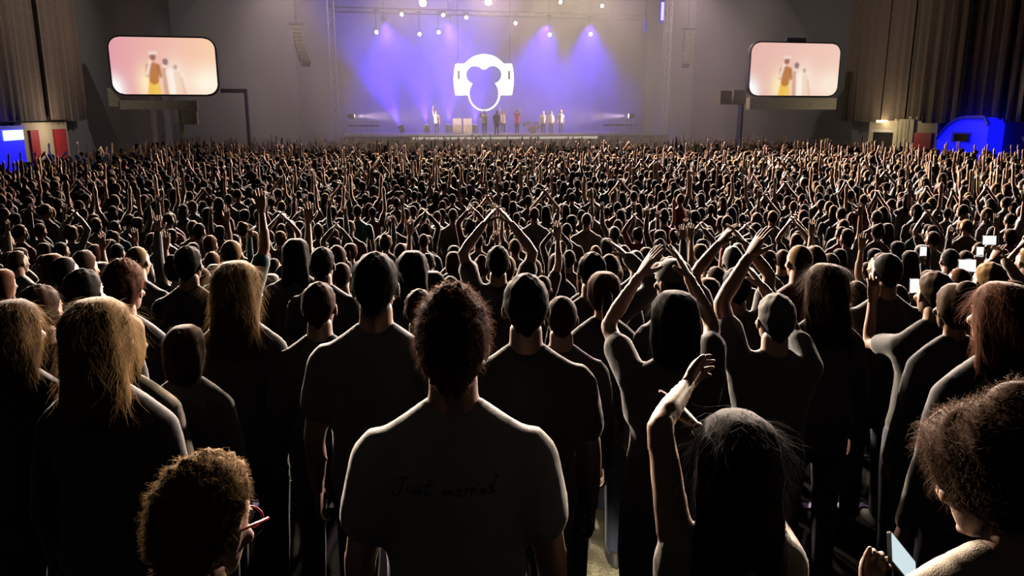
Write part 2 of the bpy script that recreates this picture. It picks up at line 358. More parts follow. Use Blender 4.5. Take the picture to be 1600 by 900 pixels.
def strands(shell, n, L, width, curl=0.0, seed=0, flow=(0, -.3, -1), lift=.35, top=False):
    rng = np.random.default_rng(seed); V, Fs, _ = shell.arr(); b = MB()
    tri = np.array([(f[0], f[i], f[i + 1]) for f in Fs for i in range(1, len(f) - 1)])
    A, B, C = V[tri[:, 0]], V[tri[:, 1]], V[tri[:, 2]]; N = np.cross(B - A, C - A); ar = np.linalg.norm(N, axis=1); N = N / (ar[:, None] + 1e-12)
    cen = (A + B + C) / 3; mid = V.mean(0)
    N = N * np.where(np.einsum('ij,ij->i', N, cen - mid) > 0, 1, -1)[:, None]
    pr = ar * np.where(cen[:, 1] > .085, .15, 1) * (np.where(cen[:, 2] < -.02, .1, 1) if top else 1); pr /= pr.sum()
    idx = rng.choice(len(tri), n, p=pr); u = rng.random((n, 2)); u = np.where(u.sum(1)[:, None] > 1, 1 - u, u)
    P = A[idx] + (B - A)[idx] * u[:, :1] + (C - A)[idx] * u[:, 1:]; N = N[idx]; K = 5
    fl = np.array(flow, float); T = fl + rng.normal(0, .25, (n, 3)); T = T - N * np.einsum('ij,ij->i', T, N)[:, None] * .9; T /= np.linalg.norm(T, axis=1)[:, None] + 1e-6
    W = np.cross(N, T); W /= np.linalg.norm(W, axis=1)[:, None] + 1e-6
    le = L * rng.uniform(.5, 1.2, n)[:, None]; lf = lift * rng.uniform(.2, 1.5, n)[:, None]; ph = rng.uniform(0, 6.28, n)[:, None]
    pts = []
    for k in range(K):
        t = k / (K - 1)
        p = P - N * .002 + T * le * t + N * le * lf * (t - .45 * t * t)
        if curl: p = p + W * (np.sin(ph + t * 7) * curl) + N * (np.cos(ph + t * 7) * curl * .8)
        hw = width * (1 - .7 * t)
        pts.append(np.stack([p - W * hw, p + W * hw], 1))
    V = np.stack(pts, 1).reshape(-1, 3)
    fs = []
    for i in range(n):
        o = i * K * 2
        for k in range(K - 1): a = o + k * 2; fs.append((a, a + 1, a + 3, a + 2))
    b.add(V, fs); return b

# ------------------------------------------------------------------ large structure: floor, terrace, walls
def floor_z(y):
    for lim, z in ((.78, 1.62), (2.12, 1.15), (3.35, 1.0), (4.6, .82), (5.8, .62), (7.0, .42), (8.2, .22)):
        if y < lim: return z
    return 0.0
fl = MB(); c = [H(-14, -4), H(33, -4), H(33, 70), H(-14, 70)]
fl.add([(p.x, p.y, z) for z in (-.1, 0) for p in c], [(3, 2, 1, 0), (4, 5, 6, 7), (0, 1, 5, 4), (1, 2, 6, 5), (2, 3, 7, 6), (3, 0, 4, 7)])
floor = fl.build('floor', M['concrete'], kind='structure')
mat('tread', (.012, .0115, .011), .95, bump=.6, bscale=120, vary=.3, spec=.1); mat('aisle_carpet', (.62, .54, .40), .95, bump=1, bscale=90, vary=.7)  # aisle carpet kept pale: light on the treads put into its colour
mat('nosing', (.10, .10, .22), .5, metal=.3)
edges = [-1.2, .78, 2.12, 3.35, 4.6, 5.8, 7.0, 8.2]; zs = [1.62, 1.15, 1.0, .82, .62, .42, .22]
for i, z in enumerate(zs):
    b = MB(); b.box(-7.5, 7.5, edges[i], edges[i + 1], .001, z); b.build('terrace_step', M['tread'], floor)
    if 2 < edges[i] < 7:
        a_ = MB(); a_.box(.15, .95, edges[i] + .02, edges[i + 1] - .06, z - .01, z + .004); a_.build('aisle_tread', M['aisle_carpet'], floor)  # pale slab over the dark step, painted as the lit tread
    n = MB(); n.box(-7.5, 7.5, edges[i + 1] - .06, edges[i + 1] + .012, z - .05, z + .008); n.build('step_nosing', M['nosing'], floor)

mat('drape', (.16, .115, .09), .9, .2, vary=.35); mat('wall_grey', (.16, .155, .16), .9, vary=.15)
UL, UR, VB = -12.4, 30.0, 66.5
def hbox(u0, u1, v0, v1, z0, z1, b=None):
    b = b or MB(); p = [H(u, v) for v in (v0, v1) for u in (u0, u1)]
    V = [(q.x, q.y, z) for z in (z0, z1) for q in p]
    return b.add(V, [(0, 2, 3, 1), (4, 5, 7, 6), (0, 1, 5, 4), (2, 6, 7, 3), (0, 4, 6, 2), (1, 3, 7, 5)])
wb = hbox(-14, 33, VB, VB + .4, 0, 19).build('wall_back', M['wall_grey'], kind='structure')
wl = hbox(UL - .9, UL - .6, 10, VB, 0, 19).build('wall_left', M['wall_grey'], kind='structure')
wr = hbox(UR + .6, UR + .9, 10, VB, 0, 19).build('wall_right', M['wall_grey'], kind='structure')
hbox(-14, 33, 30, VB, 19, 19.3).build('ceiling', M['wall_grey'], kind='structure')
def drape(parent, u, v0, v1, z0, z1, side, seed):
    rng = random.Random(seed); n = 24; b = MB(); rows = []
    for z in (z0, z0 + 4, z1):
        rows.append([H(u + side * (.05 * math.sin(i / n * PI * 2 * 3 + seed) + .025 * math.sin(i * 1.9 + seed)), v0 + (v1 - v0) * i / n, z) for i in range(n + 1)])
    V = [p for r in rows for p in r] + [p + Vector((H(-side * .06, 0))) for r in rows for p in r]
    k = n + 1; fs = []
    for r in range(2):
        for i in range(n):
            fs.append((r * k + i, r * k + i + 1, r * k + k + i + 1, r * k + k + i)); o = 3 * k
            fs.append((o + r * k + i + 1, o + r * k + i, o + r * k + k + i, o + r * k + k + i + 1))
    for i in range(n): fs.append((3 * k + i, 3 * k + i + 1, i + 1, i))
    b.add([tuple(p) for p in V], fs); return b.build('drape_panel', M['drape'], parent, smooth=True)
v = 27.0; i = 0
while v < 41.5:
    wv = min(2.4, 42 - v); drape(wl, UL + random.uniform(-.15, .15), v, v + wv - .05, 3.1 + random.uniform(-.05, .08), 18, -1, i); v += wv; i += 1
v = 27.0
while v < 42.5:
    wv = random.choice([1.5, 2.0, 2.4]); drape(wr, UR + random.uniform(-.2, .2), v, v + wv - .05, 3.0 + random.uniform(-.05, .08), 18, 1, i); v += wv; i += 1

# ------------------------------------------------------------------ doorways and lit booths under the drapes
mat('beige_wall', (.55, .47, .33), .8, vary=.15); mat('red_door', (.5, .045, .05), .6); mat('dark_opening', (.02, .015, .015), .9)
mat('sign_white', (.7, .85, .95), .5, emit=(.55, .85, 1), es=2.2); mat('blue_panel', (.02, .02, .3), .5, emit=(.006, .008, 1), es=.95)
mat('blue_frame', (.02, .02, .12), .5, emit=(.006, .01, 1), es=.25); mat('lamp_warm', (1, .9, .7), .5, emit=(1, .8, .5), es=6)
def wall_piece(u, side, px0, py0, px1, py1, m, name, parent, depth=.12, off=0.0):
    va, za = on_u(px0, py0, u); vb, zb = on_u(px1, py1, u); z0 = min(za, zb); z1 = max(za, zb)
    a = u - side * off; return hbox(min(a, a - side * depth), max(a, a - side * depth), min(va, vb), max(va, vb), max(0, z0), z1).build(name, M[m], parent)
dl = thing('exit_doorway', 'beige lobby wall with a pair of red doors below brown drape', 'doorway')
v0, _ = on_u(40, 200, UL); v1, _ = on_u(110, 200, UL)
hbox(UL - .4, UL - .15, v0, v1, 0, 3.05).build('beige_panel', M['beige_wall'], dl)
for a, b_ in ((49, 62), (87, 105)):
    va, _ = on_u(a, 200, UL); vb, _ = on_u(b_, 200, UL)
    d = hbox(UL - .16, UL - .06, va, vb, 0, 2.75).build('door', M['red_door'], dl)
    hbox(UL - .08, UL + .0, va + .2, va + .28, 1.0, 1.35).build('handle', M['metal'], d)
bl = thing('lit_booth', 'blue lit booth with a bright white sign beside red doors', 'booth')
v0, _ = on_u(-30, 200, UL + .5); v1, _ = on_u(35, 200, UL + .5)
hbox(UL - .4, UL + .5, v0, v1, 0, 2.95).build('booth_shell', M['blue_panel'], bl)
va, za = on_u(6, 220, UL + .5); vb, zb = on_u(33, 203, UL + .5)
hbox(UL + .5, UL + .56, va, vb, za, zb).build('sign', M['sign_white'], bl)
hbox(UL + .5, UL + .58, v0, v1, 2.85, 2.97).build('top_rail', M['blue_frame'], bl)
dr = thing('lobby_doorway', 'beige lobby portal with dark opening and red door under drapes', 'doorway')
wall_piece(UR, 1, 1360, 182, 1460, 245, 'beige_wall', 'beige_panel', dr, .2, -.2)
wall_piece(UR, 1, 1366, 207, 1397, 245, 'dark_opening', 'opening', dr, .06)
wall_piece(UR, 1, 1364, 202, 1399, 207, 'white_paint', 'lintel', dr, .12)
wall_piece(UR, 1, 1429, 207, 1454, 245, 'red_door', 'door', dr, .08)
for k in range(5): wall_piece(UR, 1, 1401 + k * 5.5, 186, 1404 + k * 5.5, 240, 'beige_wall', 'slat', dr, .12)
wall_piece(UR, 1, 1379, 188, 1389, 191, 'lamp_warm', 'ceiling_lamp', dr, .3, .1)
br = thing('lit_booth', 'domed blue lit booth with a small dark window', 'booth')
va, _ = on_u(1543, 210, UR - .7); vb, _ = on_u(1465, 210, UR - .7)
pr_ = []
for k in range(15):
    t = k / 14; vv = va + (vb - va) * t; zz = 2.2 + 1.05 * (1 - (max(0, (t - .35)) / .65) ** 2.6) if t > .35 else 3.25 - .35 * max(0, (.1 - t) / .1) ** 2
    pr_.append((vv, zz))
b = MB(); ring = [(va, 0)] + pr_ + [(vb, 0)]; n = len(ring)
V = [tuple(H(u, q[0], q[1])) for u in (UR - .7, UR + .2) for q in ring]
b.add(V, [tuple(range(n))[::-1], tuple(range(n, 2 * n))] + [(i, (i + 1) % n, n + (i + 1) % n, n + i) for i in range(n)]); b.build('booth_shell', M['blue_panel'], br)
wall_piece(UR - .7, 1, 1489, 206, 1515, 223, 'blue_frame', 'window_frame', br, .06)
wall_piece(UR - .76, 1, 1492, 209, 1512, 221, 'dark_opening', 'window', br, .04)
for k in range(len(pr_) - 1): pass
b = MB()
for k in range(len(pr_) - 1): b.bar(H(UR - .72, pr_[k][0], pr_[k][1]), H(UR - .72, pr_[k + 1][0], pr_[k + 1][1]), .09, 6)
b.build('rim', M['blue_frame'], br)
lamp('lobby_lamp', 'POINT', H(UR - 1.6, (on_u(1395, 200, UR)[0]), 2.9), 90, (1, .85, .55), size=.15)
lamp('door_lamp', 'POINT', H(UL + 1.2, (on_u(72, 200, UL)[0]), 2.9), 70, (1, .8, .6), size=.15)
# ------------------------------------------------------------------ stage
U0, U1, VS = -.7, 22.75, 52.0; UC = 10.4
mat('stage_deck', (.14, .13, .14), .6); mat('skirt', (.22, .2, .2), .85); mat('edge_light', (.8, .75, .7), .5, emit=(1, .9, .75), es=.5)
st = thing('stage', 'wide raised concert stage with panelled skirt and pale edge', 'stage')
hbox(U0 + .5, U1 - .5, VS, 64.5, 1.85, 2.0).build('deck', M['stage_deck'], st)
for k in range(12):
    a = U0 + .5 + k * (U1 - U0 - 1) / 12; hbox(a + .02, a + (U1 - U0 - 1) / 12 - .02, VS + .05, VS + .15, 0, 1.84).build('skirt_panel', M['skirt'], st)
for k in range(6): a = 4.2 + k * 2.15; hbox(a, a + 2.05, VS - .04, VS, 1.8, 1.95).build('edge_strip', M['edge_light'], st)
mat('backdrop_cloth', (.06, .058, .07), .9)
b = MB(); n = 80; rows = []
for z in (1.2, 8, 18): rows.append([H(U0 - 3 + (U1 - U0 + 6) * i / n, 65.6 + .12 * math.sin(i * 1.1), z) for i in range(n + 1)])
k = n + 1; V = [tuple(p) for r in rows for p in r] + [tuple(p + H(0, .1)) for r in rows for p in r]; fs = []
for r in range(2):
    for i in range(n): fs += [(r * k + i, r * k + i + 1, r * k + k + i + 1, r * k + k + i), (3 * k + r * k + i + 1, 3 * k + r * k + i, 3 * k + r * k + k + i, 3 * k + r * k + k + i + 1)]
b.add(V, fs); b.build('stage_backdrop', M['backdrop_cloth'], None, True, label='tall pleated backdrop cloth hanging behind the band, washed purple', cat='backdrop')

# emblem: white glowing outline of a head wearing headphones
mat('emblem_white', (.9, .9, .85), .5, emit=(1, 1, .93), es=2.6); mat('emblem_slot', (.3, .35, .15), .6)
EV = 60.0
def epx(x, y): return on_v(660 + x / 5.625, 60 + y / 5.625, EV)
def ins_out(x, y):
    return ((x - 543) ** 2 + (y - 350) ** 2 < 213 ** 2 and y < 420) or (abs(x - 540) < 264 - .0009 * (y - 360) ** 2 and 222 < y < 500) or ((x - 545) / 141) ** 2 + ((y - 482) / 156) ** 2 < 1
def ins_in(x, y):
    return (x - 464) ** 2 + (y - 320) ** 2 < 80 ** 2 or (x - 621) ** 2 + (y - 318) ** 2 < 78 ** 2 or ((x - 543) / 130) ** 2 + ((y - 486) / 143) ** 2 < 1 or (abs(x - 543) < 70 and 270 < y < 480)
em = thing('emblem', 'glowing white emblem of a head outline with headphones above band', 'emblem'); b = MB(); n = 160; V = []
for dv in (0, .18):
    for fn in (ins_out, ins_in):
        for i in range(n):
            a = 2 * PI * i / n; r = 420
            while r > 5 and not fn(543 + r * math.cos(a), 395 + r * math.sin(a)): r -= 1.5
            u, z = epx(543 + r * math.cos(a), 395 + r * math.sin(a)); V.append(tuple(H(u, EV + dv, z)))
fs = []
for i in range(n):
    j = (i + 1) % n
    fs += [(i, j, n + j, n + i), (2 * n + j, 2 * n + i, 3 * n + i, 3 * n + j), (i, 2 * n + i, 2 * n + j, j), (n + j, 3 * n + j, 3 * n + i, n + i)]
b.add(V, fs); b.build('outline', M['emblem_white'], em)
for x0, x1 in ((310, 328), (752, 770)):
    ua, za = epx(x0, 360); ub, zb = epx(x1, 285); hbox(ua, ub, EV - .05, EV - .01, za, zb).build('ear_cup_slot', M['emblem_slot'], em)
ua, za = epx(545, 120); 
for du in (-2, 2): 
    b = MB(); b.bar(H(ua + du, EV + .1, za - .6), H(ua + du, EV + .1, 14.5), .03, 5); b.build('hanging_cable', M['metal_dark'], em)

# roof truss, towers, speakers
def truss(name, a, b_, w_, parent=None, mt='metal', n=14, **kw):
    a, b_ = Vector(a), Vector(b_); d = (b_ - a); L = d.length; d /= L; s = d.cross(Vector((0, 0, 1)) if abs(d.z) < .9 else Vector((CY, SY, 0))).normalized(); t = d.cross(s)
    m = MB(); cs = [s * w_ + t * w_, s * -w_ + t * w_, s * -w_ - t * w_, s * w_ - t * w_]
    for c in cs: m.bar(a + c, b_ + c, w_ * .16, 5)
    for k in range(n):
        p, q = a + d * (L * k / n), a + d * (L * (k + 1) / n)
        for i in range(4): m.bar(p + cs[i], (q if k % 1 == 0 else p) + cs[(i + 1) % 4], w_ * .09, 3)
    return m.build(name, M[mt], parent, **kw)
lt = thing('truss_tower', 'slim lattice tower at the stage edge nearer the larger screen', 'tower', H(U0, 54))
rt = thing('truss_tower', 'slim lattice tower at the stage edge nearer the smaller screen', 'tower', H(U1, 54))
for o, uu in ((lt, U0), (rt, U1)):
    q = truss('lattice', (0, 0, .1), (0, 0, 14.5), .2, o, n=24); b = MB(); b.box(-.6, .6, -.6, .6, 0, .1); b.build('base_plate', M['metal_dark'], o)
roof = thing('roof_truss', 'lattice roof truss carrying the stage lamps above the band', 'truss')
for vv, zz in ((58.0, 10.6), (58.0, 13.0), (60.5, 13.6), (54.2, 14.6)):
    truss('truss_beam', H(U0, vv, zz), H(U1, vv, zz), .16, roof, 'metal_dark', 26)
mat('lens_white', (1, 1, 1), .3, emit=(1, .93, .85), es=30); mat('lens_warm', (1, .8, .4), .3, emit=(1, .75, .3), es=40); mat('lens_blue', (.2, .2, 1), .3, emit=(.15, .12, 1), es=6)
def fixture(name, label, loc, aim, lens, group=None, s=1.0, yoke=True, hang=None):
    o = thing(name, label, 'stage lamp', loc, 0, group); d = (Vector(aim) - Vector(loc)).normalized(); L = d.normalized()
    b = MB(); b.tube([-L * .28 * s, -L * .2 * s, L * .05 * s, L * .2 * s], [.10 * s, .15 * s, .16 * s, .19 * s], 12, caps=False); b.build('lamp_body', M['black_plastic'], o, True)
    b = MB(); b.tube([L * .2 * s, L * .215 * s], [.16 * s, .15 * s], 12, caps=False); b.build('lens', M[lens], o)
    if yoke:
        b = MB(); x = L.cross(Vector((0, 0, 1))).normalized() * .21 * s; up = Vector((0, 0, .34 * s * (1 if yoke == 1 else -1)))
        b.bar(x, x + up, .02 * s); b.bar(-x, -x + up, .02 * s); b.bar(x + up, -x + up, .02 * s); b.build('yoke', M['metal_dark'], o)
    if hang:
        b = MB(); b.bar(Vector((0, 0, .3 * s)), Vector((0, 0, hang - loc[2])), .03, 5); b.box(-.2, .2, -.2, .2, hang - loc[2] - .02, hang - loc[2] + .02); b.build('hanging_pipe', M['metal_dark'], o)
    return o
NAMES = ['white lamp at the outer end of the lower truss row', 'small warm lamp at the outer end of the upper truss row', 'pinkish lamp second in the lower truss row', 'brightest golden lamp glowing high above the blue beams',
         'white lamp above the emblem in the lower truss row', 'upper white lamp between the golden lamp and the emblem', 'upper white lamp just beside the emblem top', 'second golden lamp glaring straight above the emblem',
         'warm lamp angled beside the emblem headphones', 'white lamp over the orange clad performer', 'pinkish lamp highest above the trio of performers', 'white lamp at the far end of the lower row', 'warm lamp at the far end of the upper truss row']
for (px, py, colr, pw), nm in zip(RIG, NAMES):
    u, z = on_v(px, py, RIG_V); p = H(u, RIG_V, z); aim = H(UC + (u - UC) * .7, 12, 0)
    fixture('stage_lamp', nm, p, aim, 'lens_warm' if colr is WARM and pw in (34e3, 30e3) and py < 5 else 'lens_white', None, .7 if not (pw in (34e3, 30e3) and py < 5) else 1.5, True, (10.6 if z < 10.5 else 13.0 if z < 12.9 else 14.6))
    d = (aim - p).normalized(); lamp('rig_light', 'SPOT', p + d * .5, pw * .016, colr, aim, .25, 75, .5)
# blue uplights on the deck, beams through the haze
for px, v_, tilt, nm in ((627, 60.2, -2.6, 'outermost blue uplight on the stage floor'), (667, 60.2, -.6, 'second blue uplight on the stage floor'), (701, 60.2, .2, 'third blue uplight beside the pale amplifiers'), (742, 60.2, .3, 'blue uplight below the emblem chin')):
    u, z = on_v(px, 203, v_); p = H(u, v_, 2.42); aim = p + Vector((tilt, .6, 6))
    fixture('blue_uplight', nm, p, aim, 'lens_blue', None, 1.2, 2); d = (aim - p).normalized()
    lamp('uplight', 'SPOT', p + d * .4, 40e3, BLUE, aim, .12, 48, .9)
for px, nm in ((858, 0), (922, 1), (700, 2), (600, 3)):        # wash lamps in the roof, blue on the backdrop
    u, z = on_v(px, 30, 60.5); p = H(u, 60.5, z); aim = H(u + (1.2 if nm else -.5), 64.5, 4.5)
    fixture('wash_lamp', ('blue wash lamp over the orange performer', 'blue wash lamp over the trio', 'blue wash lamp over the amplifiers', 'blue wash lamp over the outer deck')[nm], p, aim, 'lens_blue', None, 1.0, True, 13.6)
    lamp('wash', 'SPOT', p + (aim - p).normalized() * .4, 19e3, VIO, aim, .2, 84, .9)
# side lamps on railed platforms
for px, d, nm in ((549, 1, 'larger'), (986, -1, 'smaller')):
    u, z = on_v(px, 181, 55.5); p = H(u, 55.5, z); aim = H(u + d * 8, 57.5, z - .1)
    fixture('side_lamp', 'bright side lamp on a railed platform towards the %s screen' % nm, p, aim, 'lens_white', None, .9, 2)
    lamp('side_light', 'SPOT', p + (aim - p).normalized() * .4, 10e3, PINK, aim, .1, 26, .6)
    pf = thing('side_platform', 'railed side platform under a lamp towards the %s screen' % nm, 'platform', H(u + d * .8, 55.5, 2.0), YAW)
    b = MB(); b.box(-1.1, 1.1, -.7, .7, .62, .72); b.build('platform_deck', M['metal_dark'], pf)
    for k in range(7): b = MB(); b.bar((-1.05 + k * .35, -.68, 0), (-1.05 + k * .35, -.68, 1.0), .025, 5); b.build('baluster', M['metal'], pf)
    b = MB(); b.bar((-1.1, -.68, 1.0), (1.1, -.68, 1.0), .03, 5); b.build('rail', M['metal'], pf)
def array_speaker(px0, py0, px1, py1, v_, label, flip):
    u0, z0 = on_v(px0, py0, v_); u1, z1 = on_v(px1, py1, v_); o = thing('line_array', label, 'speaker', H(u0, v_, z0), YAW); n = 10
    for k in range(n):
        t = (k + .5) / n; b = MB(); b.box(-.26, .26, -.25, .3, -(z0 - z1) / n / 2 + .02, (z0 - z1) / n / 2 - .02)
        q = b.build('speaker_cabinet', M['grille'], o); q.location = ((u1 - u0) * t * t, -.5 * t * t, -(z0 - z1) * t); q.rotation_euler = (-.5 * t * t, 0, flip * .25 * t)
    b = MB(); b.box(-.45, .45, -.25, .3, .05, .15); b.bar((0, 0, .1), (0, 0, 17 - z0), .03, 5); b.build('rigging_frame', M['metal_dark'], o)
mat('grille', (.20, .18, .11), .6)
array_speaker(463, 40, 480, 102, 51, 'curved hanging speaker column between the larger screen and stage', 1)
array_speaker(1075, 48, 1066, 104, 53, 'hanging speaker column between the stage and the smaller screen', -1)
u, z = on_v(1034, 18, 53.4); o = thing('blue_tower_lamp', 'dark blue lamp high on the tower nearer the smaller screen', 'stage lamp', H(u, 53.4, z), YAW)
b = MB(); b.box(-.12, .12, -.12, .12, -.75, .75); b.build('lamp_body', M['blue_frame'], o)
b = MB(); b.box(-.1, .1, -.15, -.12, -.6, .6); b.build('lens', M['lens_blue'], o)
u, z = on_v(1008, 42, 53.4); o = thing('blue_tower_lamp', 'short dark blue lamp hanging inside the tower nearer the smaller screen', 'stage lamp', H(u, 53.4, z), YAW)
b = MB(); b.box(-.1, .1, -.1, .1, -.38, .38); b.build('lamp_body', M['blue_frame'], o)
b = MB(); b.bar((0, 0, .38), (0, 0, 5), .02, 4); b.build('cable', M['metal_dark'], o)

# ------------------------------------------------------------------ video screens
sm = bpy.data.materials.new('screen_image'); sm.use_nodes = True; nt = sm.node_tree; nt.nodes.clear()
at = nt.nodes.new('ShaderNodeVertexColor'); at.layer_name = 'picture'; e = nt.nodes.new('ShaderNodeEmission'); e.inputs[1].default_value = 1.0
o_ = nt.nodes.new('ShaderNodeOutputMaterial'); nt.links.new(at.outputs[0], e.inputs[0]); nt.links.new(e.outputs[0], o_.inputs[0])
def screen_col(x, y, k):
    def L(c): return np.array([((q / 255) ** 2.2) for q in c])
    def g(cx, cy, sx, sy): return math.exp(-((x - cx) / sx) ** 2 - ((y - cy) / sy) ** 2)
    c = L((226, 158, 168)) * (1 - x) + L((250, 205, 170)) * x
    if k: c = L((232, 182, 172)) * (1 - x * .6) + L((248, 212, 190)) * x * .6
    c = c + (L((255, 244, 222)) - c) * min(1, 1.1 * g(.92, .2, .22, .3)) * (.7 if k else 1); c = c + (L((252, 252, 250)) - c) * min(1, 1.5 * g(0, .05, .10, .26))
    t = g(.33, .18, .10, .32); c = c + (L((255, 235, 190)) - c) * min(1, t)
    t = g(.60, .22, .10, .34); c = c + (L((255, 242, 225)) - c) * min(1, t)
    A = 1.85
    def cap(x0, y0, x1, y1, r0, r1, rgb, s):
        nonlocal c
        dx, dy = (x1 - x0) * A, y1 - y0; t = max(0, min(1, ((x - x0) * A * dx + (y - y0) * dy) / (dx * dx + dy * dy + 1e-9)))
        d = math.hypot((x - x0) * A - dx * t, y - y0 - dy * t) - (r0 + (r1 - r0) * t); c = c + (L(rgb) - c) * s * max(0, min(1, .5 - d / .035))
    cap(.36, .0, .385, .22, .07, .075, (238, 188, 78), .95); cap(.425, .0, .41, .22, .06, .06, (240, 196, 90), .95)
    cap(.395, .26, .40, .47, .085, .095, (184, 118, 66), .95); cap(.35, .50, .335, .34, .04, .03, (190, 130, 80), .9); cap(.445, .5, .46, .33, .035, .03, (176, 112, 66), .9)
    cap(.335, .36, .375, .60, .028, .022, (250, 226, 214), .9); cap(.40, .645, .40, .665, .05, .055, (152, 100, 86), .95); cap(.38, .725, .435, .73, .03, .025, (240, 222, 212), .85)
    cap(.51, .0, .515, .42, .055, .075, (206, 158, 130), .85); cap(.555, .0, .545, .40, .05, .06, (255, 240, 228), .85); cap(.515, .56, .515, .585, .045, .05, (132, 104, 108), .9); cap(.55, .44, .50, .5, .022, .02, (250, 230, 220), .8)
    cap(.605, .47, .605, .49, .032, .036, (165, 128, 124), .7); cap(.63, .0, .615, .36, .06, .06, (235, 196, 165), .6); cap(.68, .0, .655, .3, .03, .02, (214, 160, 130), .5)
    return c
def video_screen(corners, v_, label, k):
    (xa, ya), (xb, yb) = corners; u0, z1 = on_v(xa, ya, v_); u1, _ = on_v(xb, ya, v_); _, z0 = on_v(xa, yb, v_); w_, h_ = u1 - u0, z1 - z0
    o = thing('video_screen', label, 'screen', H((u0 + u1) / 2, v_, z0), YAW); r = .55
    def inside(x, y): return None
    def outline(w2, h2, r2, n=6):
        P = []
        for cx, cy, a0 in ((w2 / 2 - r2, h2 - r2, 0), (-w2 / 2 + r2, h2 - r2, PI / 2), (-w2 / 2 + r2, r2, PI), (w2 / 2 - r2, r2, 1.5 * PI)):
            for i in range(n + 1): a = a0 + PI / 2 * i / n; P.append((cx + r2 * math.cos(a), cy + r2 * math.sin(a)))
        return P
    P = outline(w_ + .16, h_ + .16, r + .08); b = MB(); b.loft([np.array([(x, yy, z - .08) for x, z in P]) for yy in (.3, 0)]); b.build('housing', M['black_plastic'], o)
    nx, ny = 96, 54; V = []; fs = []; cols = []
    for j in range(ny + 1):
        yy = j / ny; z = yy * h_; dz = min(z, h_ - z); ins = r - math.sqrt(max(0, r * r - (r - min(dz, r)) ** 2))
        for i in range(nx + 1):
            x = i / nx; xx = (-w_ / 2 + ins) + (w_ - 2 * ins) * x; V.append((xx, -.03, z)); cols.append((*screen_col((xx + w_ / 2) / w_, yy, k), 1))
    for j in range(ny):
        for i in range(nx): a = j * (nx + 1) + i; fs.append((a, a + 1, a + nx + 2, a + nx + 1))
    me = bpy.data.meshes.new('picture'); me.from_pydata(V, [], fs); me.materials.append(sm)
    ca = me.color_attributes.new('picture', 'FLOAT_COLOR', 'POINT'); ca.data.foreach_set('color', np.array(cols, 'f').ravel()); me.update(); link('picture', me, o)
    return o, w_, h_, u0, u1, z0
sl = video_screen(((168, 57), (334, 147)), 43, 'larger pink video screen showing two performers in warm light', 0)
sr = video_screen(((1175, 66), (1314, 149)), 41.5, 'smaller pink video screen showing two performers above pale ledge', 1)
mat('ledge', (.42, .37, .27), .8, vary=.3)
lg = thing('screen_gantry', 'beige ledge and cable boxes slung under the larger screen', 'gantry', H((sl[3] + sl[4]) / 2, 43, sl[5]), YAW); w_ = sl[1]
for nm, x0, x1, z0, z1, mt in (('ledge_beam', -w_ / 2 + .2, w_ / 2 - 1.1, -.75, -.3, 'ledge'), ('cable_box', -w_ / 2 - .3, -w_ / 2 + .15, -.6, .3, 'ledge'), ('hanging_box', w_ / 2 - 2.0, w_ / 2 - 1.15, -1.5, -.76, 'ledge'), ('hanging_post', w_ / 2 - 2.05, w_ / 2 - 1.9, -2.0, -.76, 'ledge'),
                                ('frame_beam', w_ / 2 + .1, w_ / 2 + 1.35, .1, .3, 'metal_dark'), ('frame_post', w_ / 2 + 1.25, w_ / 2 + 1.4, -sl[5], .3, 'metal_dark')):
    b = MB(); b.box(x0, x1, .05, .5, z0, z1); b.build(nm, M[mt], lg)
rg = thing('screen_gantry', 'pale ledge carrying the smaller screen with control boxes beside it', 'gantry', H((sr[3] + sr[4]) / 2, 41.5, sr[5]), YAW); w_ = sr[1]
for nm, x0, x1, z0, z1, mt in (('ledge_beam', -w_ / 2 + .15, w_ / 2 + .1, -.78, -.12, 'ledge'), ('control_box', -w_ / 2 - 1.7, -w_ / 2 - 1.0, -.5, .25, 'ledge'), ('control_box', -w_ / 2 - .9, -w_ / 2 - .15, -.5, .3, 'ledge'), ('frame_post', -w_ / 2 - .35, -w_ / 2 - .22, -sr[5], -.5, 'metal_dark'),
                                ('top_bracket', -.6, .6, sr[2] + .1, sr[2] + .3, 'metal_dark')):
    b = MB(); b.box(x0, x1, .05, .5, z0, z1); b.build(nm, M[mt], rg)

# ------------------------------------------------------------------ people
def shirt_mats(c): return M['cloth_' + c]
TPL = {}
def tpl(sex, pose, sleeve, lo, wide=1.0, hem=.80, head=(0, 0, 0)):
    key = (sex, pose if isinstance(pose, str) else id(pose), sleeve, lo, wide, hem, head)
    if key not in TPL:
        s = Sk(sex, pose, wide, head)
        if lo: bd = s.body(.024, True, .42); sh = s.shirt(sleeve, .026, hem, 0, .5); tr = s.trousers(.035, .5)
        else: bd = s.body(.0185); sh = s.shirt(sleeve, .0172, hem, .0035, 1, len(TPL)); tr = s.trousers(.024)
        TPL[key] = (bd.mesh('person', [SKINS[0], EYE]), sh.mesh('shirt', [M['cloth_black']]), tr.mesh('trousers', [M['denim']]), s)
    return TPL[key]
HT = {}
def hair_mesh(kind, color, hi, seed=0):
    key = (kind, color, hi, seed)
    if key not in HT:
        b = hair_shell(kind, seed, hi); HT[key] = (b.mesh('hair', [M['hair_' + color]]), b)
    return HT[key]
def setm(o, m, i=0):
    if o.data.materials and o.data.materials[i] != m: o.material_slots[i].link = 'OBJECT'; o.material_slots[i].material = m
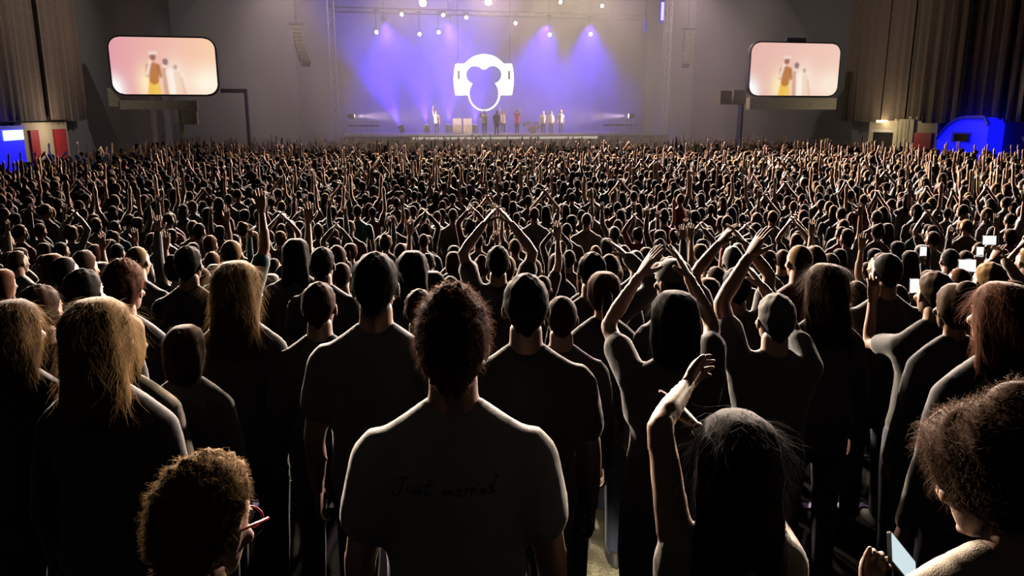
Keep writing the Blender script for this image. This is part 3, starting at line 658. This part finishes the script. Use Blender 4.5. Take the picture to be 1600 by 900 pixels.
def cap_mesh(color):
    if ('cap', color) not in HT:
        b = MB(); b.ell([(.02, .088, .108, -.012), (.06, .089, .108, -.012), (.1, .072, .088, -.014), (.125, .04, .05, -.015), (.13, .01, .012, -.015)], 22)
        t = np.linspace(-1.1, 1.1, 12); up = [(math.sin(a) * .085, .06 + math.cos(a) * .12 * math.cos(a) ** .3, .038 - abs(math.sin(a)) * .012) for a in t]
        n = len(up); V = up + [(x, y, z - .006) for x, y, z in up]
        b.add(V, [tuple(range(n))[::-1], tuple(range(n, 2 * n))] + [(i, (i + 1) % n, n + (i + 1) % n, n + i) for i in range(n)])
        HT[('cap', color)] = b.mesh('cap', [M['cloth_' + color]])
    return HT[('cap', color)]
def person(label, X, Y, z, height, sex='m', pose='down', sleeve='short', shirt='black', hair='short', hcol='brown', rz=0.0, lo=False, wide=1.0, hem=.80,
           group=None, skin=None, trouser=None, head=(0, 0, 0), strand=None, cat='person', hseed=0, hscale=1.0, scol=None):
    bd, sh, tr, s = tpl(sex, pose, sleeve, lo, wide, hem, head)
    sc = height / 1.77
    p = link('person', bd, None, label, cat, group, None, (X, Y, z), rz); p.scale = (sc, sc, sc)
    setm(p, skin or random.choice(SKINS))
    a = link('shirt', sh, p); setm(a, M['cloth_' + shirt])
    t = link('trousers', tr, p)
    if trouser: setm(t, M[trouser])
    h = None
    if hair == 'cap':
        h0 = link('hair', hair_mesh('fade', hcol, not lo)[0], p); h0.matrix_local = s.hm
        h = link('cap', cap_mesh(shirt if shirt != 'white' else 'charcoal'), p); h.matrix_local = s.hm
    elif hair:
        me, shell = hair_mesh(hair, hcol, not lo, hseed); h = link('hair', me, p); h.matrix_local = s.hm @ Matrix.Scale(hscale, 4)
        if strand:
            q = strands(shell, seed=hseed + 3, **strand).build('hair_strands', M['strand_' + (scol or hcol)], h, True, kind='stuff')
    if not lo:
        for sd in (-1, 1): f = link('shoe', SHOE, p); f.location = (sd * (s.hp + .012), -.02, 0)
    return p, s, sc, a, h
def fg(label, px, py, d, yaw=0.0, **kw):
    q = unp(px, py, d); fz = floor_z(d); hgt = q.z - fz
    print('FG %4d %4d d=%.2f height=%.2f %s' % (px, py, d, hgt, label[:40]))
    occupied.append((q.x, d)); face = math.atan2(-(H(UC, 56).x - q.x), H(UC, 56).y - d) * -1 * 0 + math.atan2(q.x - H(UC, 56).x, 56 - d)
    return person(label, q.x, d, fz, hgt, rz=face + yaw, **kw)
occupied = []
CURL = dict(n=3000, L=.028, width=.0009, curl=.006, lift=.9, top=True); SOFT = dict(n=2000, L=.05, width=.0008, curl=.0015, lift=.22); LONG = dict(n=3400, L=.12, width=.0008, curl=.006, lift=.11)
# --- the nearest figures
mm = fg('man in a white T-shirt lettered Just married, seen from behind', 706, 458, 1.73, sex='m', shirt='white', hair='curly', hcol='brown', strand=dict(CURL, n=4500, L=.022), scol='auburn', wide=1.05, hem=.80, skin=SKINS[2])
CL = (dict(u=(.12, .25, .97), f=(-.5, .85, .12), p=(-.9, -.1, .2), h='relaxed'), dict(u=(.0, .9, .1), f=(-.55, .6, .6), p=(-.7, .5, .2), h='open'))
fg('woman in pale off-shoulder top clapping with one arm beside her long hair', 1155, 650, 1.5, sex='f', pose=CL, sleeve='none', shirt='beige', hair='long', hcol='black', strand=LONG, hem=.80, hscale=1.06)
bs = fg('blond curly-haired person wearing red glasses, head low at the front', 290, 738, 1.2, sex='m', shirt='black', hair='curly', hcol='blonde', strand=dict(CURL, n=5500, L=.02), hseed=2, yaw=-.35, head=(0, -.25, 0))
PH = (dict(u=(.1, .35, -.92), f=(-.30, .9, .32), p=(-.5, -.3, .8), h='grip'), dict(u=(.12, .30, -.92), f=(-.42, .85, .30), p=(-.5, -.3, .8), h='grip'))
ph = fg('person with dark curly bun looking down at a phone in both hands', 1610, 648, 1.22, sex='f', pose=PH, sleeve='long', shirt='beige', hair='curlybun', hcol='brown', strand=dict(CURL, n=5000, L=.03, curl=.007, width=.0007), scol='brown', yaw=-.16, hscale=1.12, head=(.65, -.4, 0))
# --- second rows
fg('person with long fair-tipped hair standing at the outer end of the row', 14, 468, 2.6, sex='f', sleeve='long', shirt='black', hair='long', hcol='brown', strand=LONG, scol='blonde')
fg('dark-haired person behind the long-haired one at the row end', 56, 445, 3.0, sex='m', shirt='navy', hair='short', hcol='brown', strand=SOFT)
fg('woman with long blonde hair falling over a black coat', 146, 468, 2.25, sex='f', sleeve='long', shirt='black', hair='long', hcol='blonde', strand=LONG, hscale=1.05, wide=1.05)
fg('person in a pale jacket half hidden behind the blonde in black', 186, 492, 2.75, sex='f', sleeve='long', shirt='beige', hair='bob', hcol='blonde', wide=1.05)
fg('person with flat dark hair behind the blonde in black', 125, 420, 3.3, sex='m', sleeve='long', shirt='black', hair='short', hcol='black')
fg('person with wide reddish curls in dark top', 190, 417, 3.8, sex='f', sleeve='long', shirt='charcoal', hair='curly', hcol='auburn', strand=dict(CURL, n=1500), hscale=1.12)
fg('tall man in black with broad shoulders left of the pale blonde', 291, 384, 5.0, sex='m', sleeve='long', shirt='black', hair='short', hcol='black', wide=1.15)
fg('woman with pale blonde wavy hair in a dark top', 366, 412, 3.55, sex='f', shirt='charcoal', hair='long', hcol='blonde', strand=LONG, hscale=1.12)
fg('short person with a neat bob before the pale blonde', 286, 508, 3.0, sex='f', sleeve='long', shirt='black', hair='bob', hcol='brown', strand=SOFT)
fg('dark figure with heavy coat behind the short-haired youth', 461, 372, 5.6, sex='m', sleeve='long', shirt='charcoal', hair='long', hcol='black', wide=1.1)
fg('person with round dark head behind the tall man in grey', 502, 386, 5.2, sex='m', shirt='charcoal', hair='short', hcol='black')
fg('tall man in a grey T-shirt behind the lettered white shirt', 584, 394, 2.75, sex='m', shirt='grey', hair='short', hcol='black', strand=SOFT, wide=1.08)
fg('short-haired youth in dark jacket beside the grey T-shirt', 496, 441, 3.5, sex='m', sleeve='long', shirt='black', hair='short', hcol='brown')
fg('woman with smooth long dark hair between the two tall men', 643, 391, 4.4, sex='f', sleeve='long', shirt='navy', hair='long', hcol='black')
fg('person mostly hidden behind the curly head of the lettered shirt', 654, 452, 3.8, sex='m', sleeve='long', shirt='black', hair='short', hcol='brown')
fg('broad man with cropped hair in a black T-shirt', 822, 428, 2.65, sex='m', shirt='black', hair='short', hcol='black', wide=1.12)
fg('short person with a bare round head beside the broad man', 878, 461, 3.25, sex='m', sleeve='long', shirt='charcoal', hair='fade', hcol='brown')
fg('woman with auburn ponytail in black', 944, 424, 3.95, sex='f', sleeve='long', shirt='black', hair='ponytail', hcol='auburn', strand=dict(SOFT, n=1000))
fg('slim person clapping at head height behind the auburn ponytail', 926, 394, 4.6, sex='m', pose=(DOWN, dict(u=(.75, .35, .45), f=(-.75, .1, .7), p=(-.9, .1, -.2), h='open')), sleeve='long', shirt='charcoal', hair='short', hcol='black')
fg('person with pointed dark hair clapping with bare arms raised', 1056, 454, 2.7, sex='f', pose=(dict(u=(.22, .75, .52), f=(-.48, -.1, .85), p=(-.9, .1, 0), h='open'),) * 2, shirt='black', hair='bob', hcol='black', strand=SOFT)
fg('man wearing a dark baseball cap behind the pointed dark hair', 1055, 404, 3.95, sex='m', shirt='charcoal', hair='cap', hcol='black', yaw=.5)
fg('person in pale grey shirt with one arm lifted beside cropped hair', 1216, 459, 3.05, sex='m', pose=(dict(u=(.22, .3, .9), f=(-.5, .1, .85), p=(-.9, .2, 0), h='open'), dict(u=(.0, .9, .5), f=(-.6, .1, .8), p=(-.9, .2, 0), h='open')), shirt='grey', hair='short', hcol='grey', wide=1.04)
fg('person clapping overhead behind the pale grey shirt', 1153, 418, 4.2, sex='m', pose='clap', shirt='charcoal', hair='short', hcol='black')
hm = fg('person with long loose dark hair in a lettered black hoodie', 1293, 415, 3.75, sex='f', sleeve='long', shirt='black', hair='long', hcol='brown', strand=LONG, hscale=1.1, wide=1.1, hem=.80)
fg('tall man in black with cropped head between two lit phones', 1390, 394, 4.35, sex='m', shirt='black', hair='fade', hcol='black', wide=1.08)
fg('person with bare forearm raised beside the tall cropped man', 1466, 424, 3.8, sex='f', pose=(dict(u=(.06, .95, -.25), f=(-.05, .1, 1), p=(0, 1, 0), h='relaxed'), DOWN), shirt='black', hair='short', hcol='brown')
fg('person with rounded hair and pale collar under two lit phones', 1500, 443, 3.25, sex='f', sleeve='long', shirt='black', hair='bun', hcol='brown')
fg('person with lit profile of short fair hair near the frame end', 1551, 410, 4.3, sex='m', shirt='charcoal', hair='short', hcol='blonde')
fg('woman with long brown hair before the short fair-haired one', 1572, 440, 2.55, sex='f', sleeve='long', shirt='black', hair='long', hcol='auburn', strand=LONG)
fg('small dark-haired person above the curly bun', 1598, 552, 2.6, sex='f', sleeve='long', shirt='navy', hair='bob', hcol='black')
fg('man in dark shirt clapping with both hands high over his head', 778, 384, 5.3, sex='m', pose=(dict(u=(.28, .2, .95), f=(-.6, .12, .78), p=(-.9, .1, -.3), h='open'),) * 2, sleeve='short', shirt='black', hair='short', hcol='black')

# lettering on the married man's shirt: cursive strokes laid on the cloth
JUST = [[(0, .78), (.55, 1.0), (.7, 1.0)], [(.5, 1.0), (.3, .2), (.0, -.5), (-.3, -.55), (-.25, -.2)], [(.75, .45), (.72, .1), (.85, 0), (1.05, .1), (1.2, .48), (1.2, .05), (1.35, 0)], [(1.35, 0), (1.6, .5), (1.75, .25), (1.65, 0), (1.45, .02)],
        [(2.25, 1.1), (2.0, .35), (1.98, .05), (2.15, 0), (2.3, .1)], [(1.75, .62), (2.45, .72)]]
MARR = [[(3.2, .45), (3.15, 0), (3.3, .42), (3.45, .4), (3.42, 0), (3.6, .42), (3.75, .4), (3.75, .05), (3.9, 0)], [(4.35, .42), (4.15, .45), (4.02, .2), (4.1, 0), (4.25, .05), (4.4, .42), (4.4, .05), (4.55, 0)],
        [(4.65, .5), (4.72, .4), (4.68, 0)], [(4.7, .3), (4.85, .46), (4.98, .42)], [(5.05, .5), (5.12, .4), (5.08, 0)], [(5.1, .3), (5.25, .46), (5.38, .42)], [(5.48, .42), (5.44, .05), (5.58, 0)], [(5.52, .68), (5.55, .72)],
        [(5.68, .2), (5.95, .3), (5.88, .45), (5.72, .35), (5.7, .08), (5.9, 0), (6.05, .1)], [(6.5, .4), (6.3, .45), (6.15, .2), (6.25, 0), (6.4, .08), (6.75, 1.1)], [(6.55, .5), (6.5, .05), (6.65, 0), (6.8, .1)]]
def lettering(owner, strokes, x0, z0, sx, r, m, slant=.0):
    p, s, sc, shirt, _ = owner; me = shirt.data
    bv = BVHTree.FromPolygons([v.co for v in me.vertices], [tuple(q.vertices) for q in me.polygons]); b = MB()
    for st_ in strokes:
        P = []
        for k in range(len(st_) - 1):
            for t in np.linspace(0, 1, 5)[:-1]: P.append((st_[k][0] + (st_[k + 1][0] - st_[k][0]) * t, st_[k][1] + (st_[k + 1][1] - st_[k][1]) * t))
        P.append(st_[-1]); pts = []
        for x, y in P:
            hit = bv.ray_cast(Vector((x0 + x * sx + slant * y * sx, -1, z0 + y * sx)), Vector((0, 1, 0)))
            if hit[0]: pts.append(hit[0] + Vector((0, -.0005, 0)))
        if len(pts) > 1: b.tube(pts, [r] * len(pts), 5)
    return b.build('lettering', m, shirt, True, label='lettering across the back')
lettering(mm, JUST + MARR, -.132, 1.318, .0345, .0021, M['black_plastic'], .1)
mat('print_grey', (.10, .10, .10), .8)
HML = [[(0, 1), (0, 0)], [(.55, 1), (.55, 0)], [(0, .5), (.55, .5)], [(.95, 0), (.95, 1), (1.3, .35), (1.65, 1), (1.65, 0)]]
LT_ = lettering(hm, HML, .02, .815, .055, .004, M['print_grey'])
# glasses on the blond head
g = MB(); hmx = bs[1].hm
for sd in (-1, 1): g.tube([hmx @ Vector((sd * .083, .085, .012)), hmx @ Vector((sd * .087, .03, .012)), hmx @ Vector((sd * .084, -.02, .008)), hmx @ Vector((sd * .08, -.04, -.012))], [.0035] * 4, 6)
for sd in (-1, 1):
    g.tube([hmx @ Vector((sd * .034 + .027 * math.cos(a), .098, .004 + .021 * math.sin(a))) for a in np.linspace(0, 2 * PI, 17)], [.003] * 17, 6)
g.bar(hmx @ Vector((-.008, .1, .008)), hmx @ Vector((.008, .1, .008)), .003, 6)
mat('red_frame', (.5, .015, .02), .35)
gl = g.build('glasses', M['red_frame'], bs[0], True, label='red spectacle frame')
# phones
mat('phone_screen', (.8, .9, .95), .3, emit=(.72, .88, .92), es=.85); mat('phone_far', (.9, .9, 1), .3, emit=(.95, .95, 1), es=1.3)
def phone(label, loc, rot, sm_, w_=.074, h_=.155):
    o = thing('phone', label, 'phone', loc); o.rotation_euler = rot
    b = MB(); P = [(x * (w_ / 2 - .008) + .008 * math.cos(a), z * (h_ / 2 - .008) + .008 * math.sin(a)) for x, z, a0 in ((1, 1, 0), (-1, 1, PI / 2), (-1, -1, PI), (1, -1, 1.5 * PI)) for a in (a0, a0 + PI / 4, a0 + PI / 2)]
    b.loft([np.array([(x, y, z) for x, z in P]) for y in (.004, -.004)]); b.build('phone_case', M['black_plastic'], o)
    b = MB(); b.box(-w_ / 2 + .004, w_ / 2 - .004, -.0052, -.0042, -h_ / 2 + .006, h_ / 2 - .006); b.build('phone_display', M[sm_], o); return o
pp, psk, psc = ph[0], ph[1], ph[2]
A = Matrix.Translation(pp.location) @ pp.rotation_euler.to_matrix().to_4x4() @ Matrix.Scale(psc, 4)
PHC = [A @ Vector(psk.wr[k] + psk.ar[k][1] * .09) for k in (0, 1)]
print('PHONE hands px', [proj(q) for q in PHC])
po = phone('bright phone lying tilted in the hands of the curly bun', (PHC[0] * .62 + PHC[1] * .38) + Vector((.0, -.02, .035)), (0, 0, 0), 'phone_screen')
XX = Vector((.62, .32, -.72)).normalized(); NN = Vector((.1, -.62, .78)); NN = (NN - XX * NN.dot(XX)).normalized()
po.rotation_euler = Matrix((NN.cross(XX) * -1, -NN, XX)).transposed().to_euler() if False else Matrix((XX.cross(NN), -NN, XX)).transposed().to_euler()

# ------------------------------------------------------------------ standing crowd on the terrace and floor: individuals
LAND = [(-200, 42, 'below the booth with white sign'), (42, 110, 'below the red doors'), (110, 165, 'below the drape edge'), (165, 335, 'below the larger screen'), (335, 525, 'between larger screen and stage'), (525, 690, 'below the blue beams'),
        (690, 820, 'below the emblem'), (820, 1035, 'below the trio on stage'), (1035, 1175, 'between stage and smaller screen'), (1175, 1320, 'below the smaller screen'), (1320, 1465, 'below the beige portal'), (1465, 1900, 'below the domed blue booth')]
HAIRN = {'short': 'short', 'curly': 'curly', 'fade': 'cropped', 'long': 'long', 'bob': 'bobbed', 'ponytail': 'ponytailed', 'bun': 'bunned'}
POSEN = {'down': 'arms lowered', 'both_up': 'both arms raised', 'clap': 'hands joined overhead', 'right_up': 'right arm raised', 'left_up': 'left arm raised', 'phone': 'holding a lit phone', 'phone_high': 'lifting a lit phone high'}
used = set(); ncrowd = 0
def crowd_person(X, Y, pose=None, hgt_=None):
    global ncrowd
    px, py = proj((X, Y, floor_z(Y) + 1.7)); land = next((l for a, b, l in LAND if a <= px < b), None)
    row = 'near' if Y < 8.2 else 'far'
    for _ in range(60):
        sex = random.choice('mf'); hk = random.choice(['short', 'short', 'curly', 'fade'] if sex == 'm' else ['long', 'bob', 'ponytail', 'bun', 'curly'])
        hc = random.choices(['black', 'brown', 'auburn', 'blonde', 'grey'], [3, 4, 2, 2, 1])[0]
        ps = pose or random.choices(['down', 'both_up', 'clap', 'right_up', 'left_up'], [12, .7, 1.2, .9, .9])[0]
        shc = random.choices(list(CLOTH), [5, 3, 3, 1.5, 2, 1.5, 1, 1, 1.5, .8])[0]
        key = (land, hk, hc, ps, shc)
        if key not in used: break
    used.add(key); ncrowd += 1
    lab = '%s %s-haired person in %s, %s, %s' % (HAIRN[hk], hc, shc, POSEN[ps], land)
    hgt = random.gauss(1.75, .06) if sex == 'm' else random.gauss(1.64, .05)
    hgt = hgt_ or min(max(hgt, 1.52), 1.86)
    occupied.append((X, Y))
    return person(lab, X, Y, floor_z(Y), hgt, sex, ps, 'short' if sex == 'm' else 'long', shc, hk, hc, rz=math.atan2(X - H(UC, 56).x, 56 - Y) + random.gauss(0, .15), lo=True, group='standing concert crowd nearest the terrace')
# phones held up in the crowd
PHONES = []
for px, py, d, lab in ((1548, 376, 8.6, 'large bright phone held highest over the crowd'), (1487, 442, 5.3, 'narrower of two lit phones over the rounded hair'), (1513, 440, 6.1, 'wider of two lit phones over the rounded hair'), (1440, 393, 9.4, 'small lit phone beside the tall cropped man'), (1526, 394, 9.0, 'tiny lit phone under the highest one'),
                       (1366, 444, 5.6, 'pale phone glowing at the shoulder of the tall cropped man'), (1423, 459, 6.3, 'warm lit phone low beside the tall cropped man')):
    q = unp(px, py, d); 
    ps = 'phone_high' if d > 8 and py < 380 else 'phone'; sk = Sk('m', ps); hl = Vector(sk.wr[1] + sk.ar[1][1] * .1)
    Y = d - hl.y; sc = min(max((q.z - .05 - floor_z(Y)) / hl.z, .88), 1.06); r = crowd_person(q.x - hl.x * sc, Y, ps, 1.77 * sc); s_, sc = r[1], r[2]; PHONES.append((px, py, d))
    A = Matrix.Translation(r[0].location) @ r[0].rotation_euler.to_matrix().to_4x4() @ Matrix.Scale(sc, 4)
    hand = A @ Vector(s_.wr[1] + s_.ar[1][1] * .1)
    land_ = 'large' in lab or 'wider' in lab
    phone(lab, (hand.x, hand.y - .03, hand.z + .06), (-.15, 0 if 'shoulder' not in lab else .2, random.uniform(-.1, .1)), 'phone_far', .15 if land_ else .085, .11 if land_ else .125)
def hides_phone(X, Y):
    px, py = proj((X, Y, floor_z(Y) + 1.68)); return any(Y < d and abs(px - a) < 1200 * .15 / Y + 12 and py < b + 14 for a, b, d in PHONES)
def free(X, Y, r): return all((X - a) ** 2 + (Y - b) ** 2 > r * r for a, b in occupied)
NMAX = 300 - len(occupied)
Y = 5.15; rowi = 0
mid_end = 99
def hall_in(X, Y):
    u = X * CY + Y * SY; v_ = -X * SY + Y * CY; return UL + 1.1 < u < UR - 1.3 and v_ < 50.6
rows = []
while Y < 51:
    hw = .70 * Y + 1.0; X = -hw + random.random() * .5; r_ = []
    while X < hw:
        r_.append((X + random.gauss(0, .07), Y + random.gauss(0, .10))); X += (random.uniform(.52, .78) if Y < 15 else random.uniform(.46, .66))
    rows.append(r_); Y += .66 if Y < 9 else .70
mass = []
cnt = len(occupied)
for r_ in rows:
    for X, Y in r_:
        if not hall_in(X, Y): continue
        if cnt < 298 and Y < 30:
            if any(abs(Y - e_) < .14 for e_ in edges): Y = min(edges, key=lambda e_: abs(e_ - Y)) + .2
            if free(X, Y, .42) and not hides_phone(X, Y): crowd_person(X, Y); cnt += 1
        elif free(X, Y, .40): mass.append((X, Y))
print('individuals', cnt, 'mass', len(mass))

# the rest of the crowd as one object
MASSM = [SKINS[0], SKINS[1]] + [M['hair_' + k] for k in ('black', 'brown', 'auburn', 'blonde')] + [M['cloth_' + k] for k in CLOTH]
def low_figure(pose, hair):
    b = MB(); n = 6; s = Sk('m', pose)
    b.ell([(.8, .14, .1, 0), (1.1, .14, .1, 0), (1.32, .17, .11, 0), (1.43, .16, .08, 0), (1.5, .06, .06, 0)], 8, 2)
    b.tube([(0, -.01, 1.46), (0, 0, 1.56)], [.055, .05], 6, 0, False); b.sph((0, .012, 1.635), (.072, .09, .112), 8, 6, 0)
    b.sph((0, -.012, 1.665), (.083, .098, .105) if hair else (.079, .095, .098), 8, 6, 1)
    if hair: b.ell([(1.68, .085, .07, -.04), (1.55, .09, .05, -.06), (1.38, .07, .03, -.08)], 7, 1)
    for k in (0, 1):
        sh, el, wr = s.sh[k], s.el[k], s.wr[k]; md = sh + (el - sh) * .6
        b.tube([sh, md], [.064, .058], 6, 2); b.tube([md, el, wr, wr + s.ar[k][1] * .1, wr + s.ar[k][1] * .17], [.044, .04, .028, .04, .02], 5, 0)
        sd = (-1, 1)[k]; b.tube([(sd * .09, 0, .9), (sd * .1, 0, .06)], [.09, .055], 5, 3, False)
    return b.arr()
LOWV = [low_figure(p, h) for p in ('down', 'down', 'both_up', 'clap', 'right_up', 'left_up') for h in (0, 1)]
PW = np.array([6, 5, 1.1, .8, 1.4, .8, 1.3, .7, 1.3, .7]) if False else np.array([4.5, 4, 4.5, 4, .8, .6, .7, .6, .9, .6, .9, .6])[:12]
PW = PW / PW.sum()
Vs, LT, LS, MI, off = [], [], [], [], 0
for X, Y in mass:
    i = RNG.choice(len(LOWV), p=PW); V, Fs, ms = LOWV[i]; a = math.atan2(X - H(UC, 56).x, 56 - Y) + RNG.normal(0, .25); sc = RNG.normal(.97, .045); c, s_ = math.cos(a) * sc, math.sin(a) * sc
    Vs.append(np.stack([V[:, 0] * c - V[:, 1] * s_ + X, V[:, 0] * s_ + V[:, 1] * c + Y, V[:, 2] * sc + floor_z(Y)], 1))
    pal = [int(RNG.integers(0, 2)), 2 + int(RNG.choice(4, p=[.4, .35, .1, .15])), 6 + int(RNG.choice(len(CLOTH), p=np.array([5, 3, 2, 2.5, 2, 1.5, 1, 1, 1, .8]) / 19.8)), 6]
    for f, m_ in zip(Fs, ms): LT.append([q + off for q in f]); MI.append(pal[m_])
    off += len(V)
me = bpy.data.meshes.new('crowd'); Vs = np.concatenate(Vs); ls = np.array([len(f) for f in LT]); flat = np.concatenate([np.array(f) for f in LT])
me.vertices.add(len(Vs)); me.vertices.foreach_set('co', Vs.ravel()); me.loops.add(len(flat)); me.loops.foreach_set('vertex_index', flat)
me.polygons.add(len(ls)); me.polygons.foreach_set('loop_start', np.concatenate([[0], np.cumsum(ls)[:-1]])); me.polygons.foreach_set('loop_total', ls)
for m_ in MASSM: me.materials.append(m_)
me.polygons.foreach_set('material_index', MI); me.polygons.foreach_set('use_smooth', [True] * len(ls)); me.update(calc_edges=True); me.validate()
link('crowd', me, None, 'dense standing crowd filling the hall floor up to the stage', 'crowd', None, 'stuff')

# ------------------------------------------------------------------ the band
for px, v_, lab, ps, sx, shc, hk, hc, rz in (
    (682, 57.5, 'pale clad performer standing between second and third blue uplights', 'right_up', 'm', 'white', 'short', 'brown', 2.9), (757, 56, 'singer in pink light directly below the emblem', 'phone', 'f', 'beige', 'long', 'brown', 3.1),
    (776, 53.2, 'performer in red at the front edge of the stage', 'down', 'm', 'red', 'short', 'black', 3.2), (786, 57, 'performer in yellowish top with arms out beside the one in orange', 'both_up', 'f', 'beige', 'long', 'blonde', 3.3),
    (808, 56.5, 'performer in orange red beside the emblem headphones', 'clap', 'm', 'red', 'curly', 'brown', 3.0), (849, 57.5, 'outer performer of the trio nearest the emblem', 'down', 'm', 'white', 'short', 'black', 2.8),
    (861, 57, 'middle performer of the trio in a cream top', 'down', 'f', 'beige', 'bob', 'blonde', 3.1), (876, 57.2, 'tallest performer of the trio at its outer end', 'down', 'm', 'grey', 'short', 'black', 3.3)):
    u, _ = on_v(px, 200, v_); p = H(u, v_)
    person(lab, p.x, p.y, 2.0, 1.82 if 'tallest' in lab else 1.72, sx, ps, 'short' if sx == 'm' else 'long', shc, hk, hc, rz=rz + YAW, lo=True, cat='performer')
for px, lab in ((714, 'pale amplifier stack beside the third blue uplight'), (730, 'pale amplifier stack beside the emblem chin')):
    u, _ = on_v(px, 185, 59); o = thing('amplifier', lab, 'amplifier', H(u, 59, 2.0), YAW)
    b = MB(); b.box(-.32, .32, -.25, .25, 0, .75); b.build('cabinet', M['white_paint'], o); b = MB(); b.box(-.28, .28, -.27, -.25, .06, .69); b.build('grille', M['ledge'], o)
    b = MB(); b.box(-.32, .32, -.22, .22, .77, 1.15); b.build('amp_head', M['white_paint'], o)
for px, v_, lab in ((757, 55.4, 'microphone stand before the singer below the emblem'), (861, 56.3, 'microphone stand before the trio')):
    u, _ = on_v(px, 200, v_); o = thing('microphone_stand', lab, 'microphone stand', H(u, v_, 2.0), YAW)
    b = MB(); b.bar((0, 0, 0), (0, 0, 1.45), .015, 6); b.build('pole', M['metal_dark'], o); b = MB(); b.ell([(0, .16, .16, 0), (.02, .15, .15, 0)], 12); b.build('base', M['metal_dark'], o)
    b = MB(); b.tube([(0, -.02, 1.45), (0, .1, 1.5)], [.018, .03], 8); b.build('microphone', M['black_plastic'], o)
u, _ = on_v(832, 190, 60); dk = thing('drum_kit', 'drum kit at the back of the stage between the orange performer and trio', 'drum kit', H(u, 60, 2.0), YAW)
b = MB(); b.tube([(0, -.25, .3), (0, .25, .3)], [.3, .3], 16, caps=False); b.build('bass_drum', M['cloth_maroon'], dk, True)
for x, y, z, r in ((-.3, 0, .65, .16), (.3, 0, .65, .16), (.65, .15, .35, .22), (-.6, .2, .55, .18)): b = MB(); b.ell([(z, r, r, y, x), (z + .25, r, r, y, x)], 14); b.build('tom_drum', M['cloth_maroon'], dk)
for x in (-.8, .85): b = MB(); b.ell([(1.05, .25, .25, 0, x), (1.065, .03, .03, 0, x)], 14); b.bar((x, 0, 0), (x, 0, 1.05), .012, 5); b.build('cymbal', M['metal'], dk)
# front light on the band
for px in (690, 850):
    u, z = on_v(px, -20, 54.2); p = H(u, 54.2, 14.2); lamp('band_light', 'SPOT', p, 7e3, (1, .82, .64), H(u + 1.0, 57.5, 2.6), .2, 44, .7)
# small lamps added in the aisle to brighten its treads
for x, y in ((.62, 4.55), (.45, 3.3)):
    q = thing('step_light', 'low aisle step light shining on the treads %s' % ('farther down' if y > 4 else 'nearer the camera'), 'lamp', (x, y + .065, floor_z(y + .06) + .001))
    b = MB(); b.box(-.10, .10, -.02, .02, 0, .10); b.build('housing', M['metal_dark'], q); b = MB(); b.box(-.08, .08, .02, .024, .03, .07); b.build('diffuser', M['lamp_warm'], q)
    lamp('step_glow', 'SPOT', (x, y + .12, floor_z(y + .06) + .09), 16, (1, .85, .6), (x, y + .8, floor_z(y + .06) - .25), .03, 120, .8)
# ------------------------------------------------------------------ haze over the stage
def haze(name, c, r, dens, col, g, lab='thin smoke haze hanging over the stage front'):
    b = MB(); b.sph((0, 0, 0), r, 32, 20); m = bpy.data.materials.new(name); m.use_nodes = True; nt = m.node_tree; nt.nodes.clear()
    vs = nt.nodes.new('ShaderNodeVolumeScatter'); vs.inputs['Color'].default_value = (*col, 1); vs.inputs['Density'].default_value = dens; vs.inputs['Anisotropy'].default_value = g
    o2 = nt.nodes.new('ShaderNodeOutputMaterial'); nt.links.new(vs.outputs[0], o2.inputs['Volume'])
    o = b.build(name, m, None, True, label=lab, cat='haze', kind='stuff'); o.location = c; o.rotation_euler = (0, 0, YAW); return o
haze('haze', H(UC, 62.2, 7), (15, 3.3, 10), .03, (.95, .93, .95), 0, 'denser smoke haze before the purple backdrop')
haze('haze', H(UC, 50.5, 4), (21, 13.5, 13), .020, (.95, .93, .95), .0)
